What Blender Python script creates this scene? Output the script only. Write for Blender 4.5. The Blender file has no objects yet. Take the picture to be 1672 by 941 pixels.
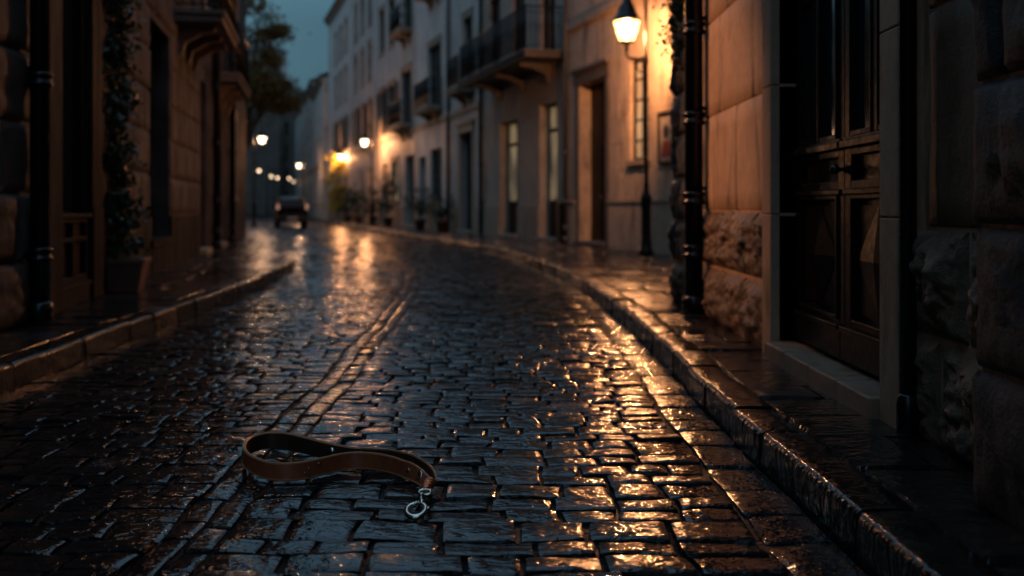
import bpy, math, random
from mathutils import Vector, Matrix, noise
random.seed(7)
PI = math.pi
scn = bpy.context.scene
col = scn.collection
R = random.uniform

# ------------------------------------------------------------------ camera
FPX = 1625.0; HOR = 339.0; CX = 836.0; CAMZ = 0.95
def G(px, py, z=0.0):
    d = FPX * (CAMZ - z) / (py - HOR)
    return Vector(((px - CX) / FPX * d, d, z))
cam_d = bpy.data.cameras.new('camera'); cam = bpy.data.objects.new('camera', cam_d); col.objects.link(cam)
cam.location = (0, 0, CAMZ); cam.rotation_euler = (PI/2, 0, 0)
cam_d.sensor_width = 36; cam_d.lens = 36*FPX/1672
cam_d.shift_y = -(470.5-HOR)/1672
cam_d.clip_start = 0.05; cam_d.clip_end = 3000
cam_d.dof.use_dof = True; cam_d.dof.focus_distance = 3.42; cam_d.dof.aperture_fstop = 1.7
cam_d.dof.aperture_blades = 0
scn.camera = cam

# ------------------------------------------------------------------ materials
def mat(name):
    m = bpy.data.materials.new(name); m.use_nodes = True
    nt = m.node_tree; b = nt.nodes['Principled BSDF']
    return m, nt, b
def N(nt, t, **kw):
    n = nt.nodes.new(t)
    for k, v in kw.items():
        if k in n.inputs: n.inputs[k].default_value = v
        else: setattr(n, k, v)
    return n
def ramp(nt, fac, stops):
    r = nt.nodes.new('ShaderNodeValToRGB')
    e = r.color_ramp.elements
    while len(e) < len(stops): e.new(0.5)
    for i, (p, c) in enumerate(stops):
        e[i].position = p; e[i].color = (c, c, c, 1) if isinstance(c, (int, float)) else (*c, 1)
    nt.links.new(fac, r.inputs[0]); return r
def pos(nt, scale=(1, 1, 1)):
    g = nt.nodes.new('ShaderNodeNewGeometry'); mp = nt.nodes.new('ShaderNodeMapping')
    mp.inputs['Scale'].default_value = scale
    nt.links.new(g.outputs['Position'], mp.inputs['Vector']); return mp.outputs[0]
def mixc(nt, fac, a, b, mode='MIX'):
    m = nt.nodes.new('ShaderNodeMix'); m.data_type = 'RGBA'; m.blend_type = mode
    for sock, v in ((m.inputs[0], fac), (m.inputs[6], a), (m.inputs[7], b)):
        if hasattr(v, 'is_output'): nt.links.new(v, sock)
        elif isinstance(v, (int, float)): sock.default_value = v
        else: sock.default_value = (*v, 1)
    return m.outputs[2]
def noi(nt, vec, scale, detail=4, rough=.55, dist=0):
    n = N(nt, 'ShaderNodeTexNoise', Scale=scale, Detail=detail, Roughness=rough, Distortion=dist)
    nt.links.new(vec, n.inputs['Vector']); return n.outputs['Fac']
def bump(nt, b, layers, key='Normal'):
    prev = None
    for fac, st, dist in layers:
        bn = N(nt, 'ShaderNodeBump', Strength=st, Distance=dist)
        nt.links.new(fac, bn.inputs['Height'])
        if prev: nt.links.new(prev, bn.inputs['Normal'])
        prev = bn.outputs[0]
    nt.links.new(prev, b.inputs[key])

def m_stone(name, c1, c2, stain=(.03, .025, .02), sc=1.0, rough=(.45, .8), bd=.006, stain_amt=.6, fine=1.0, spec=.5):
    m, nt, b = mat(name); b.inputs['Specular IOR Level'].default_value = spec; p = pos(nt); pv = pos(nt, (1, 1, .22))
    n1 = noi(nt, p, 1.3*sc, 6, .6); n2 = noi(nt, p, 9*sc, 8, .7); n3 = noi(nt, pv, 3.2*sc, 6, .65, .6)
    c = mixc(nt, ramp(nt, n1, [(.35, 0.), (.65, 1.)]).outputs[0], c1, c2)
    c = mixc(nt, ramp(nt, n2, [(.3, .45), (.55, 0.)]).outputs[0], c, tuple(x*.45 for x in c1))
    c = mixc(nt, ramp(nt, n3, [(.52, 0.), (.68, stain_amt)]).outputs[0], c, stain)
    nt.links.new(c, b.inputs['Base Color'])
    nt.links.new(ramp(nt, n3, [(.35, rough[1]), (.7, rough[0])]).outputs[0], b.inputs['Roughness'])
    n4 = noi(nt, p, 60*sc, 5, .7)
    v = N(nt, 'ShaderNodeTexVoronoi', Scale=26*sc); nt.links.new(p, v.inputs['Vector'])
    pit = ramp(nt, v.outputs['Distance'], [(.0, 0.), (.22, 1.)]).outputs[0]
    bump(nt, b, [(n2, .7*fine, bd*2), (pit, .35*fine, bd*.5), (n4, .5*fine, bd*.4)])
    return m
def m_plain(name, c, rough=.5, metal=0., bs=40, bd=.001, var=.35, spec=.5, coat=0.):
    m, nt, b = mat(name); p = pos(nt)
    n1 = noi(nt, p, bs*.2, 5, .6); n2 = noi(nt, p, bs, 5, .65)
    cc = mixc(nt, n1, tuple(x*(1-var) for x in c), tuple(min(1, x*(1+var)) for x in c))
    nt.links.new(cc, b.inputs['Base Color'])
    nt.links.new(ramp(nt, n2, [(.3, max(.03, rough*.7)), (.7, min(1, rough*1.35))]).outputs[0], b.inputs['Roughness'])
    b.inputs['Metallic'].default_value = metal
    b.inputs['Specular IOR Level'].default_value = spec
    b.inputs['Coat Weight'].default_value = coat
    bump(nt, b, [(n2, .5, bd)])
    return m
def m_cobble(name, dark, brown, light, rlo=.1, rhi=.42, fs=1.0, bs=1.0):
    m, nt, b = mat(name); p = pos(nt)
    at = nt.nodes.new('ShaderNodeAttribute'); at.attribute_name = 'tint'
    sep = nt.nodes.new('ShaderNodeSeparateColor'); nt.links.new(at.outputs['Color'], sep.inputs[0])
    c = mixc(nt, sep.outputs[0], dark, brown)
    n1 = noi(nt, p, 5*fs, 6, .65); n2 = noi(nt, p, 26*fs, 7, .68, .6); n3 = noi(nt, p, 110*fs, 1, .4); n2b = noi(nt, p, 34*fs, 2, .45, .5)
    pst = pos(nt, (1, 2.2, 1)); n4 = noi(nt, pst, 11*fs, 2, .5, 1.2)
    c = mixc(nt, ramp(nt, n2, [(.45, 0.), (.75, .5)]).outputs[0], c, light)
    nt.links.new(c, b.inputs['Base Color'])
    r1 = ramp(nt, n1, [(.35, rlo), (.68, rhi)]).outputs[0]
    mr = nt.nodes.new('ShaderNodeMapRange'); mr.inputs['To Min'].default_value = .6; mr.inputs['To Max'].default_value = 1.9
    nt.links.new(sep.outputs[1], mr.inputs['Value']); mm = nt.nodes.new('ShaderNodeMath'); mm.operation = 'MULTIPLY'; mm.use_clamp = True
    nt.links.new(r1, mm.inputs[0]); nt.links.new(mr.outputs[0], mm.inputs[1]); nt.links.new(mm.outputs[0], b.inputs['Roughness'])
    b.inputs['Specular IOR Level'].default_value = .5
    bump(nt, b, [(n4, min(1, .8*bs), .0075/fs), (n2b, min(1, .8*bs), .0034/fs), (n3, min(1, .8*bs), .0005/fs)])
    return m
def m_emit(name, c, s):
    m = bpy.data.materials.new(name); m.use_nodes = True; nt = m.node_tree
    nt.nodes.clear(); e = N(nt, 'ShaderNodeEmission', Strength=s); e.inputs[0].default_value = (*c, 1)
    g = nt.nodes.new('ShaderNodeTexNoise'); g.inputs['Scale'].default_value = 3
    o = nt.nodes.new('ShaderNodeOutputMaterial'); nt.links.new(e.outputs[0], o.inputs[0])
    mx = nt.nodes.new('ShaderNodeMix'); mx.data_type = 'RGBA'; mx.inputs[6].default_value = (*c, 1)
    mx.inputs[7].default_value = (*[x*.82 for x in c], 1)
    nt.links.new(g.outputs['Fac'], mx.inputs[0]); nt.links.new(mx.outputs[2], e.inputs[0])
    return m
M = {}
M['cobble'] = m_cobble('wet_cobble', (.004, .0055, .008), (.022, .014, .010), (.022, .019, .017), .03, .17)
M['cobble_far'] = m_cobble('wet_cobble_far', (.006, .0075, .010), (.014, .011, .010), (.02, .018, .018), .08, .3, bs=.4)
M['bed'] = m_cobble('wet_joint', (.004, .004, .005), (.007, .006, .005), (.01, .009, .008), .35, .75)
M['bed'].node_tree.nodes['Principled BSDF'].inputs['Specular IOR Level'].default_value = .12
M['kerb'] = m_cobble('wet_kerb', (.006, .0055, .005), (.014, .010, .008), (.02, .017, .015), .06, .3, .8, 1.2)
M['flag'] = m_cobble('wet_flag', (.009, .009, .011), (.022, .016, .013), (.05, .036, .028), .05, .25, .6, 1.2)
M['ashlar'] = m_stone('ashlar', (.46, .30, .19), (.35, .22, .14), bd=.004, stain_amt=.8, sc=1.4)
M['ashlar_shaded'] = m_stone('ashlar_shaded', (.15, .095, .06), (.09, .06, .04), bd=.006, stain_amt=.8, sc=1.8, rough=(.25, .6))  # darker copy of ashlar, the near wall's shade put into the colour
M['rustic'] = m_stone('rustic', (.22, .13, .075), (.11, .07, .045), bd=.02, sc=1.6, rough=(.18, .5))
M['dark_stone'] = m_stone('dark_stone', (.014, .012, .011), (.008, .007, .006), bd=.015, sc=1.6, rough=(.35, .7))  # near-black stone for the pillar at the right edge
M['grey_stone'] = m_stone('grey_stone', (.065, .056, .05), (.04, .035, .032), spec=.3, bd=.012, sc=1.4, rough=(.35, .7))
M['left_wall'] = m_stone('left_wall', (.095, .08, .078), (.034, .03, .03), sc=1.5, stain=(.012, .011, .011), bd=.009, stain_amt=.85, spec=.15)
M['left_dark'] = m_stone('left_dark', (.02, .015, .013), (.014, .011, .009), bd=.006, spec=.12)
M['plaster_a'] = m_stone('plaster_a', (.62, .47, .34), (.50, .38, .28), bd=.003, stain_amt=.8, stain=(.12, .09, .07), fine=.5)
M['plaster_b'] = m_stone('plaster_b', (.56, .44, .35), (.44, .35, .28), bd=.003, stain_amt=.8, stain=(.09, .07, .06), fine=.5)
M['plaster_c'] = m_stone('plaster_c', (.72, .66, .60), (.6, .55, .5), bd=.003, stain_amt=.7, stain=(.16, .14, .12), fine=.5)
M['plaster_d'] = m_stone('plaster_d', (.62, .55, .49), (.5, .45, .41), bd=.003, stain_amt=.7, stain=(.12, .1, .09), fine=.5)
M['trim'] = m_stone('trim', (.42, .34, .26), (.34, .27, .2), bd=.003, stain_amt=.5, fine=.6)
M['trim_dark'] = m_stone('trim_dark', (.16, .13, .11), (.11, .09, .075), bd=.004, fine=.6)
M['wood'] = m_plain('dark_wood', (.006, .004, .003), .4, bs=30, bd=.0003, spec=.14)
M['wood_b'] = m_plain('brown_wood', (.018, .012, .009), .45, bs=18, bd=.0015, spec=.15)
M['shutter'] = m_plain('shutter', (.05, .055, .055), .55)
M['iron'] = m_plain('black_iron', (.006, .006, .006), .28, bs=70, bd=.0008, spec=.35)
M['pipe'] = m_plain('black_pipe', (.006, .0065, .007), .22, bs=50, bd=.001, spec=.4)
M['gpipe'] = m_plain('grey_pipe', (.09, .09, .09), .4, .3)
M['glass'] = m_plain('dark_glass', (.01, .013, .016), .09, bs=4, bd=.0004, var=.3)
M['lit_glass'] = m_plain('curtained_glass', (.5, .46, .34), .12, bs=3, bd=.003, var=.5)
gb = M['lit_glass'].node_tree.nodes['Principled BSDF']; gb.inputs['Emission Color'].default_value = (1., .72, .38, 1); gb.inputs['Emission Strength'].default_value = .10
nt_ = M['lit_glass'].node_tree; fo = noi(nt_, pos(nt_, (1, 1, .12)), 9, 3, .6, .4); hz_ = noi(nt_, pos(nt_), .9, 2)
fm = nt_.nodes.new('ShaderNodeMath'); fm.operation = 'MULTIPLY'
nt_.links.new(ramp(nt_, fo, [(.35, .02), (.65, .3)]).outputs[0], fm.inputs[0]); nt_.links.new(ramp(nt_, hz_, [(.35, .25), (.6, 1.)]).outputs[0], fm.inputs[1]); nt_.links.new(fm.outputs[0], gb.inputs['Emission Strength'])
M['roof'] = m_plain('slate', (.035, .035, .04), .5, bs=12, bd=.01)
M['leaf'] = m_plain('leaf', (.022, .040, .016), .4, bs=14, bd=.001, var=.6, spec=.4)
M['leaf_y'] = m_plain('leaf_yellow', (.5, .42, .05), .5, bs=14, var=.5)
M['leaf_o'] = m_plain('leaf_olive', (.17, .13, .03), .5, bs=10, var=.6)
M['bark'] = m_plain('bark', (.04, .03, .022), .8, bs=30, bd=.01)
M['clay'] = m_plain('clay', (.13, .06, .042), .5, bs=25, bd=.002)
M['car'] = m_plain('car_paint', (.008, .009, .011), .35, var=.1, spec=.3, coat=.1)
M['rubber'] = m_plain('rubber', (.01, .01, .01), .7)
M['plate'] = m_plain('plate', (.55, .55, .5), .4)
M['paper'] = m_plain('paper', (.45, .4, .33), .6)
M['ink_red'] = m_plain('ink_red', (.28, .05, .03), .6)
M['ink_dark'] = m_plain('ink_dark', (.05, .04, .04), .6)
M['metal'] = m_plain('nickel', (.86, .74, .62), .16, 1.0, bs=90, bd=.0006)
M['brass'] = m_plain('dull_rivet', (.42, .38, .33), .32, 1.0, bs=90, bd=.0006)
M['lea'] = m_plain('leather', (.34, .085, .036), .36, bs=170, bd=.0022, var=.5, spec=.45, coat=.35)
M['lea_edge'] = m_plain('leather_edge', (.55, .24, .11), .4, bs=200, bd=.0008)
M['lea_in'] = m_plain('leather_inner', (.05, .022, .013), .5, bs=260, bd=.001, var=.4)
M['thread'] = m_plain('thread', (.8, .42, .2), .6)
M['lampglow'] = m_emit('lamp_bulb', (1.0, .62, .30), 14)
M['lampglow_c'] = m_emit('lamp_bulb_pale', (1.0, .70, .42), 12)
M['lampglow_f'] = m_emit('lamp_bulb_far', (1.0, .62, .38), 6)
M['lampglow_w'] = m_emit('added_lantern_glow', (1.0, .46, .20), 6)  # dim glass of the added wall lantern
def m_pane(name, c, s, t):
    m = bpy.data.materials.new(name); m.use_nodes = True; nt = m.node_tree; nt.nodes.clear()
    o = nt.nodes.new('ShaderNodeOutputMaterial'); e = N(nt, 'ShaderNodeEmission', Strength=s); e.inputs[0].default_value = (*c, 1)
    tr = nt.nodes.new('ShaderNodeBsdfTransparent'); mx = nt.nodes.new('ShaderNodeMixShader')
    f = noi(nt, pos(nt), 14, 3); rr = ramp(nt, f, [(.3, max(0, t-.12)), (.7, min(1, t+.1))])
    nt.links.new(rr.outputs[0], mx.inputs[0]); nt.links.new(tr.outputs[0], mx.inputs[1]); nt.links.new(e.outputs[0], mx.inputs[2]); nt.links.new(mx.outputs[0], o.inputs[0])
    return m
M['lamp_pane'] = m_pane('lamp_pane', (1.0, .62, .20), 8.5, .5)
M['lamp_pane_c'] = m_pane('lamp_pane_pale', (1.0, .78, .50), 13, .5)
M['lamp_pane_f'] = m_pane('lamp_pane_far', (1.0, .68, .42), 5.5, .6)
M['tail'] = m_emit('tail_glow', (1.0, .5, .35), .45)
M['ground'] = m_plain('ground', (.03, .028, .026), .4, bs=6, bd=.01)

# ------------------------------------------------------------------ mesh builder
class MB:
    def __init__(s): s.v = []; s.f = []; s.m = []; s.t = []; s.sm = []; s.M = Matrix.Identity(4)
    def vert(s, p): s.v.append(s.M @ Vector(p)); return len(s.v)-1
    def face(s, idx, mi=0, t=0., sm=False): s.f.append(tuple(idx)); s.m.append(mi); s.t.append(t); s.sm.append(sm)
    def poly(s, pts, mi=0, t=0.): s.face([s.vert(p) for p in pts], mi, t)
    def hexa(s, c, mi=0, t=0.):   # c: 4 bottom ccw, 4 top ccw
        i = [s.vert(p) for p in c]
        for q in ((3,2,1,0),(4,5,6,7),(0,1,5,4),(1,2,6,5),(2,3,7,6),(3,0,4,7)): s.face([i[k] for k in q], mi, t)
    def box(s, x0, x1, y0, y1, z0, z1, mi=0, t=0.):
        s.hexa([(x0,y0,z0),(x1,y0,z0),(x1,y1,z0),(x0,y1,z0),(x0,y0,z1),(x1,y0,z1),(x1,y1,z1),(x0,y1,z1)], mi, t)
    def tube(s, pts, r, n=8, mi=0, cap=True, closed=False):
        pts = [Vector(p) for p in pts]; k = len(pts); rr = r if isinstance(r, (list, tuple)) else [r]*k
        rings = []; up = None
        for i, p in enumerate(pts):
            if closed: d = (pts[(i+1) % k]-pts[i-1])
            else: d = pts[min(i+1, k-1)]-pts[max(i-1, 0)]
            d.normalize()
            if up is None:
                up = Vector((0, 0, 1)) if abs(d.z) < .9 else Vector((1, 0, 0))
            a = d.cross(up)
            if a.length < 1e-5: a = d.orthogonal()
            a.normalize(); b = a.cross(d).normalized(); up = b
            rings.append([s.vert(p+a*math.cos(2*PI*j/n)*rr[i]+b*math.sin(2*PI*j/n)*rr[i]) for j in range(n)])
        for i in range(k if closed else k-1):
            A, B = rings[i], rings[(i+1) % k]
            for j in range(n): s.face((A[j], A[(j+1) % n], B[(j+1) % n], B[j]), mi, 0, True)
        if cap and not closed: s.face(rings[0][::-1], mi); s.face(rings[-1], mi)
    def lathe(s, prof, n=16, mi=0, c=(0, 0, 0), sm=True):
        rings = [[s.vert((c[0]+r*math.cos(2*PI*j/n), c[1]+r*math.sin(2*PI*j/n), c[2]+z)) for j in range(n)] for r, z in prof]
        for A, B in zip(rings, rings[1:]):
            for j in range(n): s.face((A[j], A[(j+1) % n], B[(j+1) % n], B[j]), mi, 0, sm)
        s.face(rings[0][::-1], mi); s.face(rings[-1], mi)
    def sphere(s, c, r, n=8, mi=0, sz=1.):
        s.lathe([(max(.001, r*math.sin(PI*i/n)), -r*sz*math.cos(PI*i/n)) for i in range(n+1)], n*2, mi, c)
    def build(s, name, mats, parent=None, bevel=0., smooth=False, tint=False):
        me = bpy.data.meshes.new(name)
        off = parent_world(parent)
        me.from_pydata([(p.x-off.x, p.y-off.y, p.z-off.z) for p in s.v], [], s.f)
        if not isinstance(mats, (list, tuple)): mats = [mats]
        for m in mats: me.materials.append(m)
        me.polygons.foreach_set('material_index', s.m)
        me.polygons.foreach_set('use_smooth', [True]*len(s.f) if smooth else s.sm)
        if tint:
            ca = me.color_attributes.new('tint', 'FLOAT_COLOR', 'CORNER'); buf = []
            for f, t in zip(s.f, s.t): buf += [t, (t*7.31) % 1., (t*3.77) % 1., 1.]*len(f)
            ca.data.foreach_set('color', buf)
        me.update()
        o = bpy.data.objects.new(name, me); col.objects.link(o)
        if parent: o.parent = parent
        if bevel:
            b = o.modifiers.new('bevel', 'BEVEL'); b.width = bevel; b.segments = 2; b.limit_method = 'ANGLE'; b.angle_limit = .6
        return o
def parent_world(p):
    v = Vector((0, 0, 0))
    while p: v += p.location; p = p.parent
    return v
def tag(o, label=None, cat=None, group=None, kind=None):
    if label: o['label'] = label
    if cat: o['category'] = cat
    if group: o['group'] = group
    if kind: o['kind'] = kind
    return o
def empty(name, loc, label, cat, group=None):
    o = bpy.data.objects.new(name, None); col.objects.link(o); o.location = loc; o.empty_display_size = .1
    return tag(o, label, cat, group)
def dup(root, loc, rz=0., scale=1., label=None, group=None):
    def rec(o, par):
        c = o.copy(); col.objects.link(c); c.parent = par
        for ch in o.children: rec(ch, c)
        return c
    r = rec(root, None); r.location = loc; r.rotation_euler = (0, 0, rz); r.scale = (scale,)*3
    if label: r['label'] = label
    if group: r['group'] = group
    return r
def interp(pts, x):
    n = len(pts)
    if x <= pts[0][0]: return pts[0][1]
    if x >= pts[-1][0]: return pts[-1][1]
    for i in range(n-1):
        if pts[i][0] <= x <= pts[i+1][0]: break
    def sl(k):
        if k <= 0: return (pts[1][1]-pts[0][1])/(pts[1][0]-pts[0][0])
        if k >= n-1: return (pts[-1][1]-pts[-2][1])/(pts[-1][0]-pts[-2][0])
        return (pts[k+1][1]-pts[k-1][1])/(pts[k+1][0]-pts[k-1][0])
    x0, y0 = pts[i]; x1, y1 = pts[i+1]; h = x1-x0; t = (x-x0)/h
    return ((2*t**3-3*t*t+1)*y0+(t**3-2*t*t+t)*h*sl(i)+(-2*t**3+3*t*t)*y1+(t**3-t*t)*h*sl(i+1))
def crom(P, n=6, closed=False):
    P = [Vector(p) for p in P]; out = []; k = len(P)
    for i in range(k if closed else k-1):
        if closed: a, b, c, d = P[i-1], P[i], P[(i+1) % k], P[(i+2) % k]
        else: a, b, c, d = P[max(i-1, 0)], P[i], P[i+1], P[min(i+2, k-1)]
        for j in range(n):
            t = j/n
            out.append(.5*((2*b)+(c-a)*t+(2*a-5*b+4*c-d)*t*t+(-a+3*b-3*c+d)*t**3))
    if not closed: out.append(P[-1])
    return out
def nz(x, y=0., z=0.): return noise.noise(Vector((x, y, z)))

# ------------------------------------------------------------------ street layout
KRp = [(-6, .95), (2.5, .93), (4.3, .90), (5.8, .92), (7.4, .92), (9.45, .88), (12, .78), (14.6, .55), (20.2, -.25), (26, -1.86), (37, -5.0), (50, -8.6), (63, -12.1), (72, -14.6), (100, -21.8), (140, -31.8)]
KLp = [(-6, -2.5), (5.1, -2.62), (7.2, -2.75), (9.3, -2.82), (12.6, -3.07), (15.5, -3.42), (17.5, -3.84), (21.8, -4.95), (32, -7.8), (50, -12.6), (63, -16.1), (72, -18.6), (100, -25.8), (140, -35.8)]
KR = lambda d: interp(KRp, d)
KL = lambda d: interp(KLp, d)
KZ = .13
def FRx(d):
    if d < 8.9: return 1.62
    if d < 70: return 8.09-.3*d+.1
    return -12.91-.25*(d-70)+.1
def FLx(d):
    if d < 7.15: return -3.5
    if d < 29: return -2.064-.195*d-.1
    if d < 36: return -9.9-.27*(d-29)
    return -10.9-.272*(d-36)

def warp(x, y, a=.018):
    return (x+a*nz(x*2.3, y*2.3, 3.1)+a*.5*nz(x*7, y*7, 9), y+a*nz(x*2.1, y*2.1, 7.7)+.05*nz(x*.55, y*.4, 1.2)+a*.4*nz(x*8, y*8, 4))
def gz(x, y): return .012*nz(x*.8, y*.8, 5)+.006*nz(x*2.6, y*2.6, 2)

def stone(mb, x0, x1, y0, y1, z0, nx, ny, gap, dome, amp, t, skew=None, wa=.018, rnd=.35, side=.03, curb=0., mi=0):
    """one paving stone with a worn, slightly tilted top; skew maps (x,y)->world"""
    x0 += gap; x1 -= gap; y0 += gap; y1 -= gap
    if x1-x0 < .02 or y1-y0 < .02: return
    tx = R(-.012, .012); ty = R(-.016, .016); hz = R(-.005, .004); sd = R(0, 99)
    cxs = [R(0, 1) for _ in range(4)]
    cx, cy = (x0+x1)/2, (y0+y1)/2; w, h = (x1-x0)/2, (y1-y0)/2
    ra = R(-.035, .035) if z0 < .05 else 0; rc_, rs_ = math.cos(ra), math.sin(ra); cy += R(-.004, .004) if z0 < .05 else 0
    w *= R(.97, 1.0); h *= R(.95, 1.02)
    rad = min(w, h)*rnd
    def prm(n):
        out = [-1.0]
        for i in range(n+1):
            a = -1+2*i/n
            out.append(.94*math.copysign(abs(a)**.8, a))
        out.append(1.0); return out
    A, B = prm(nx), prm(ny); idx = []
    for b in B:
        row = []
        for a in A:
            X, Y = a*w, b*h
            dx, dy = max(0, abs(X)-(w-rad)), max(0, abs(Y)-(h-rad))
            dd = math.hypot(dx, dy)
            if dd > rad: X = math.copysign(w-rad+dx*rad/dd, X); Y = math.copysign(h-rad+dy*rad/dd, Y); dd = rad
            e = dd/rad
            zz = hz + tx*X/w*.3 + ty*Y/h*.3 - dome*(e**2.6) - dome*.35*((a*a+b*b)*.5)
            P = (cx+X*rc_-Y*rs_, cy+Y*rc_+X*rs_)
            zz += amp*nz(P[0]*11, P[1]*11, sd)+amp*.6*nz(P[0]*27, P[1]*27, sd)
            if abs(a) == 1 or abs(b) == 1: zz -= side
            wx, wy = warp(P[0], P[1], wa)
            if skew: wx, wy = skew(wx, wy)
            row.append(mb.vert((wx, wy, z0+zz+(gz(wx, wy) if z0 < .05 else gz(wx, wy)*.4))))
        idx.append(row)
    for j in range(len(B)-1):
        for i in range(len(A)-1):
            q = (idx[j][i], idx[j][i+1], idx[j+1][i+1], idx[j+1][i])
            if i == 0 or j == 0 or i == len(A)-2 or j == len(B)-2:
                b_ = len(mb.v); mb.v.extend(mb.v[k] for k in q); q = (b_, b_+1, b_+2, b_+3); mb.face(q, mi, t, False)
            else: mb.face(q, mi, t, True)

# road: local coordinate s = distance left of the right kerb (scaled to width), d
def road_map(s, d):
    a, b = KR(d), KL(d); Wd = 3.58
    return (a-(s/Wd)*(a-b), d)
mb = MB()
d = 1.55; row = 0
while d < 62:
    kf = max(0, min(1, (d-2.9)/2.5)); kf = .72+.28*(1-kf)
    rh = R(.108, .178)*kf if d < 25 else R(.2, .26)
    if d < 5.2: nx, ny = 12, 9
    elif d < 8.5: nx, ny = 7, 5
    elif d < 16: nx, ny = 4, 3
    else: nx, ny = 2, 2
    for (s0, s1) in ((.21, 1.80), (1.99, 3.40)):
        s = s0
        while s < s1-.03:
            w = R(.15, .29)*kf if d < 25 else R(.24, .36)
            if s+w > s1-.10: w = s1-s
            t = max(0, min(1, random.gauss(.35, .3)))
            stone(mb, s, s+w, d, d+rh, 0, nx, ny, R(.0005, .0040), .0062 if d < 8 else (.004 if d < 16 else .0018), .0032 if d < 16 else .0012, t, road_map, rnd=.27, wa=.024, mi=1 if d > 11 else 0)
            s += w
    d += rh; row += 1
for (s0, s1, l0, l1) in ((.0, .21, .18, .34), (1.80, 1.895, .15, .28), (1.895, 1.99, .15, .26), (3.40, 3.58, .2, .36)):
    d = 1.5
    while d < 62:
        l = R(l0, l1)
        if d < 5.2: nx, ny = 8, 12
        elif d < 10: nx, ny = 4, 7
        else: nx, ny = 2, 3
        stone(mb, s0, s1, d, d+l, -.004, nx, ny, R(.001, .004), .005, .003, max(0, min(1, random.gauss(.3, .3))), road_map, wa=.012, mi=1 if d > 11 else 0)
        d += l
o = mb.build('cobbled_road', [M['cobble'], M['cobble_far']], tint=True)
tag(o, 'wet cobbled road curving away to the left between two kerbs', 'road', kind='structure')

mb = MB()
def sheet(mb, fa, fb, z, d0, d1, n, k, t=0.2, wav=0.):
    prev = None
    for i in range(n+1):
        d = d0+(d1-d0)*(i/n)**1.5
        a, b = fa(d), fb(d)
        r_ = [mb.vert((a+(b-a)*j/k, d, z+(gz(a+(b-a)*j/k, d) if wav else 0))) for j in range(k+1)]
        if prev:
            for j in range(k): mb.face((prev[j], prev[j+1], r_[j+1], r_[j]), 0, t, True)
        prev = r_
sheet(mb, KL, KR, -.019, -6, 62, 260, 30, wav=1)
sheet(mb, KL, KR, -.006, 61.7, 140, 60, 4)
o = mb.build('road_bed', M['bed'], tint=True); tag(o, 'dark wet joints and bedding under the cobbles', 'road bed', kind='structure')
mb = MB(); mb.poly([(-900, -300, -.09), (900, -300, -.09), (900, 1500, -.09), (-900, 1500, -.09)])
tag(mb.build('ground', M['ground']), 'dark wet ground beyond the street', 'ground', kind='structure')

# wet grit washed into the gutters and a little over the road
mb = MB()
for k in range(4200):
    d = 2.1+random.random()**1.6*9; s = abs(random.gauss(0, .055))+.012 if k % 6 else R(.05, 3.4)
    x, y = road_map(s, d); q = R(.0012, .0042)*(1.3 if k % 6 else .8); z = gz(x, y)+(-.012 if s < .2 else -.004)+q*.5
    P = [mb.vert((x+q*R(.7, 1.3)*a, y+q*R(.7, 1.3)*b, z+q*R(.6, 1.1)*c)) for a, b, c in ((1, 0, 0), (0, 1, 0), (-1, 0, 0), (0, -1, 0), (0, 0, 1), (0, 0, -1))]
    for f in ((0, 1, 4), (1, 2, 4), (2, 3, 4), (3, 0, 4), (1, 0, 5), (2, 1, 5), (3, 2, 5), (0, 3, 5)): mb.face([P[i] for i in f], 0, .5, True)
tag(mb.build('gutter_grit', M['kerb'], tint=True), 'wet grit and small pebbles washed along the gutter', 'grit', kind='stuff')
# kerbs
def kerb(name, K, side, label):
    mb = MB(); d = -1.0
    while d < 138:
        l = (R(.38, .62) if d < 22 else 1.6)
        n = 9 if d < 7 else (4 if d < 22 else 1)
        g = R(.0025, .006); t = R(0, 1); dz = R(-.006, .006); dx = R(-.006, .006); sd = R(0, 50)
        prof = [(0.0, -.06), (0.002, .03), (0.0048, .100), (.0055, .106), (.009, .117), (.019, .127), (.026, .1288), (.07, .130), (.12, .130), (.165, .129), (.172, .10)]
        rings = []
        for i in range(n+1):
            y = d+g+(l-2*g)*i/n; x = K(y)+side*dx; dk = (K(y+.1)-K(y-.1))/.2
            e = 1-(abs(2*i/n-1))**8 if n > 1 else 1
            rings.append([mb.vert((x+side*(q+.006*nz(y*6, z*9, sd)+(1-e)*.003), y-side*q*dk, z+(dz if z > .0 else 0)-(1-e)*.004*(z > .05)+.004*nz(y*5, q*9, sd)*(z > .02)+.0025*nz(y*17, q*30, sd)*(z > .08))) for q, z in prof])
        for A, B in zip(rings, rings[1:]):
            for j in range(len(prof)-1):
                q = (A[j], A[j+1], B[j+1], B[j]) if side < 0 else (A[j], B[j], B[j+1], A[j+1])
                mb.face(q, 0, t, True)
        for rg in (rings[0], rings[-1][::-1]):
            b_ = len(mb.v); mb.v.extend(mb.v[k] for k in rg); mb.face(tuple(range(b_, b_+len(rg))), 0, t)
        d += l
    tag(mb.build(name, M['kerb'], tint=True), label, 'kerb', kind='structure')
kerb('kerb_right', KR, 1, 'worn wet kerb stones along the right pavement')
kerb('kerb_left', KL, -1, 'dark wet kerb stones along the left pavement')

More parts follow.
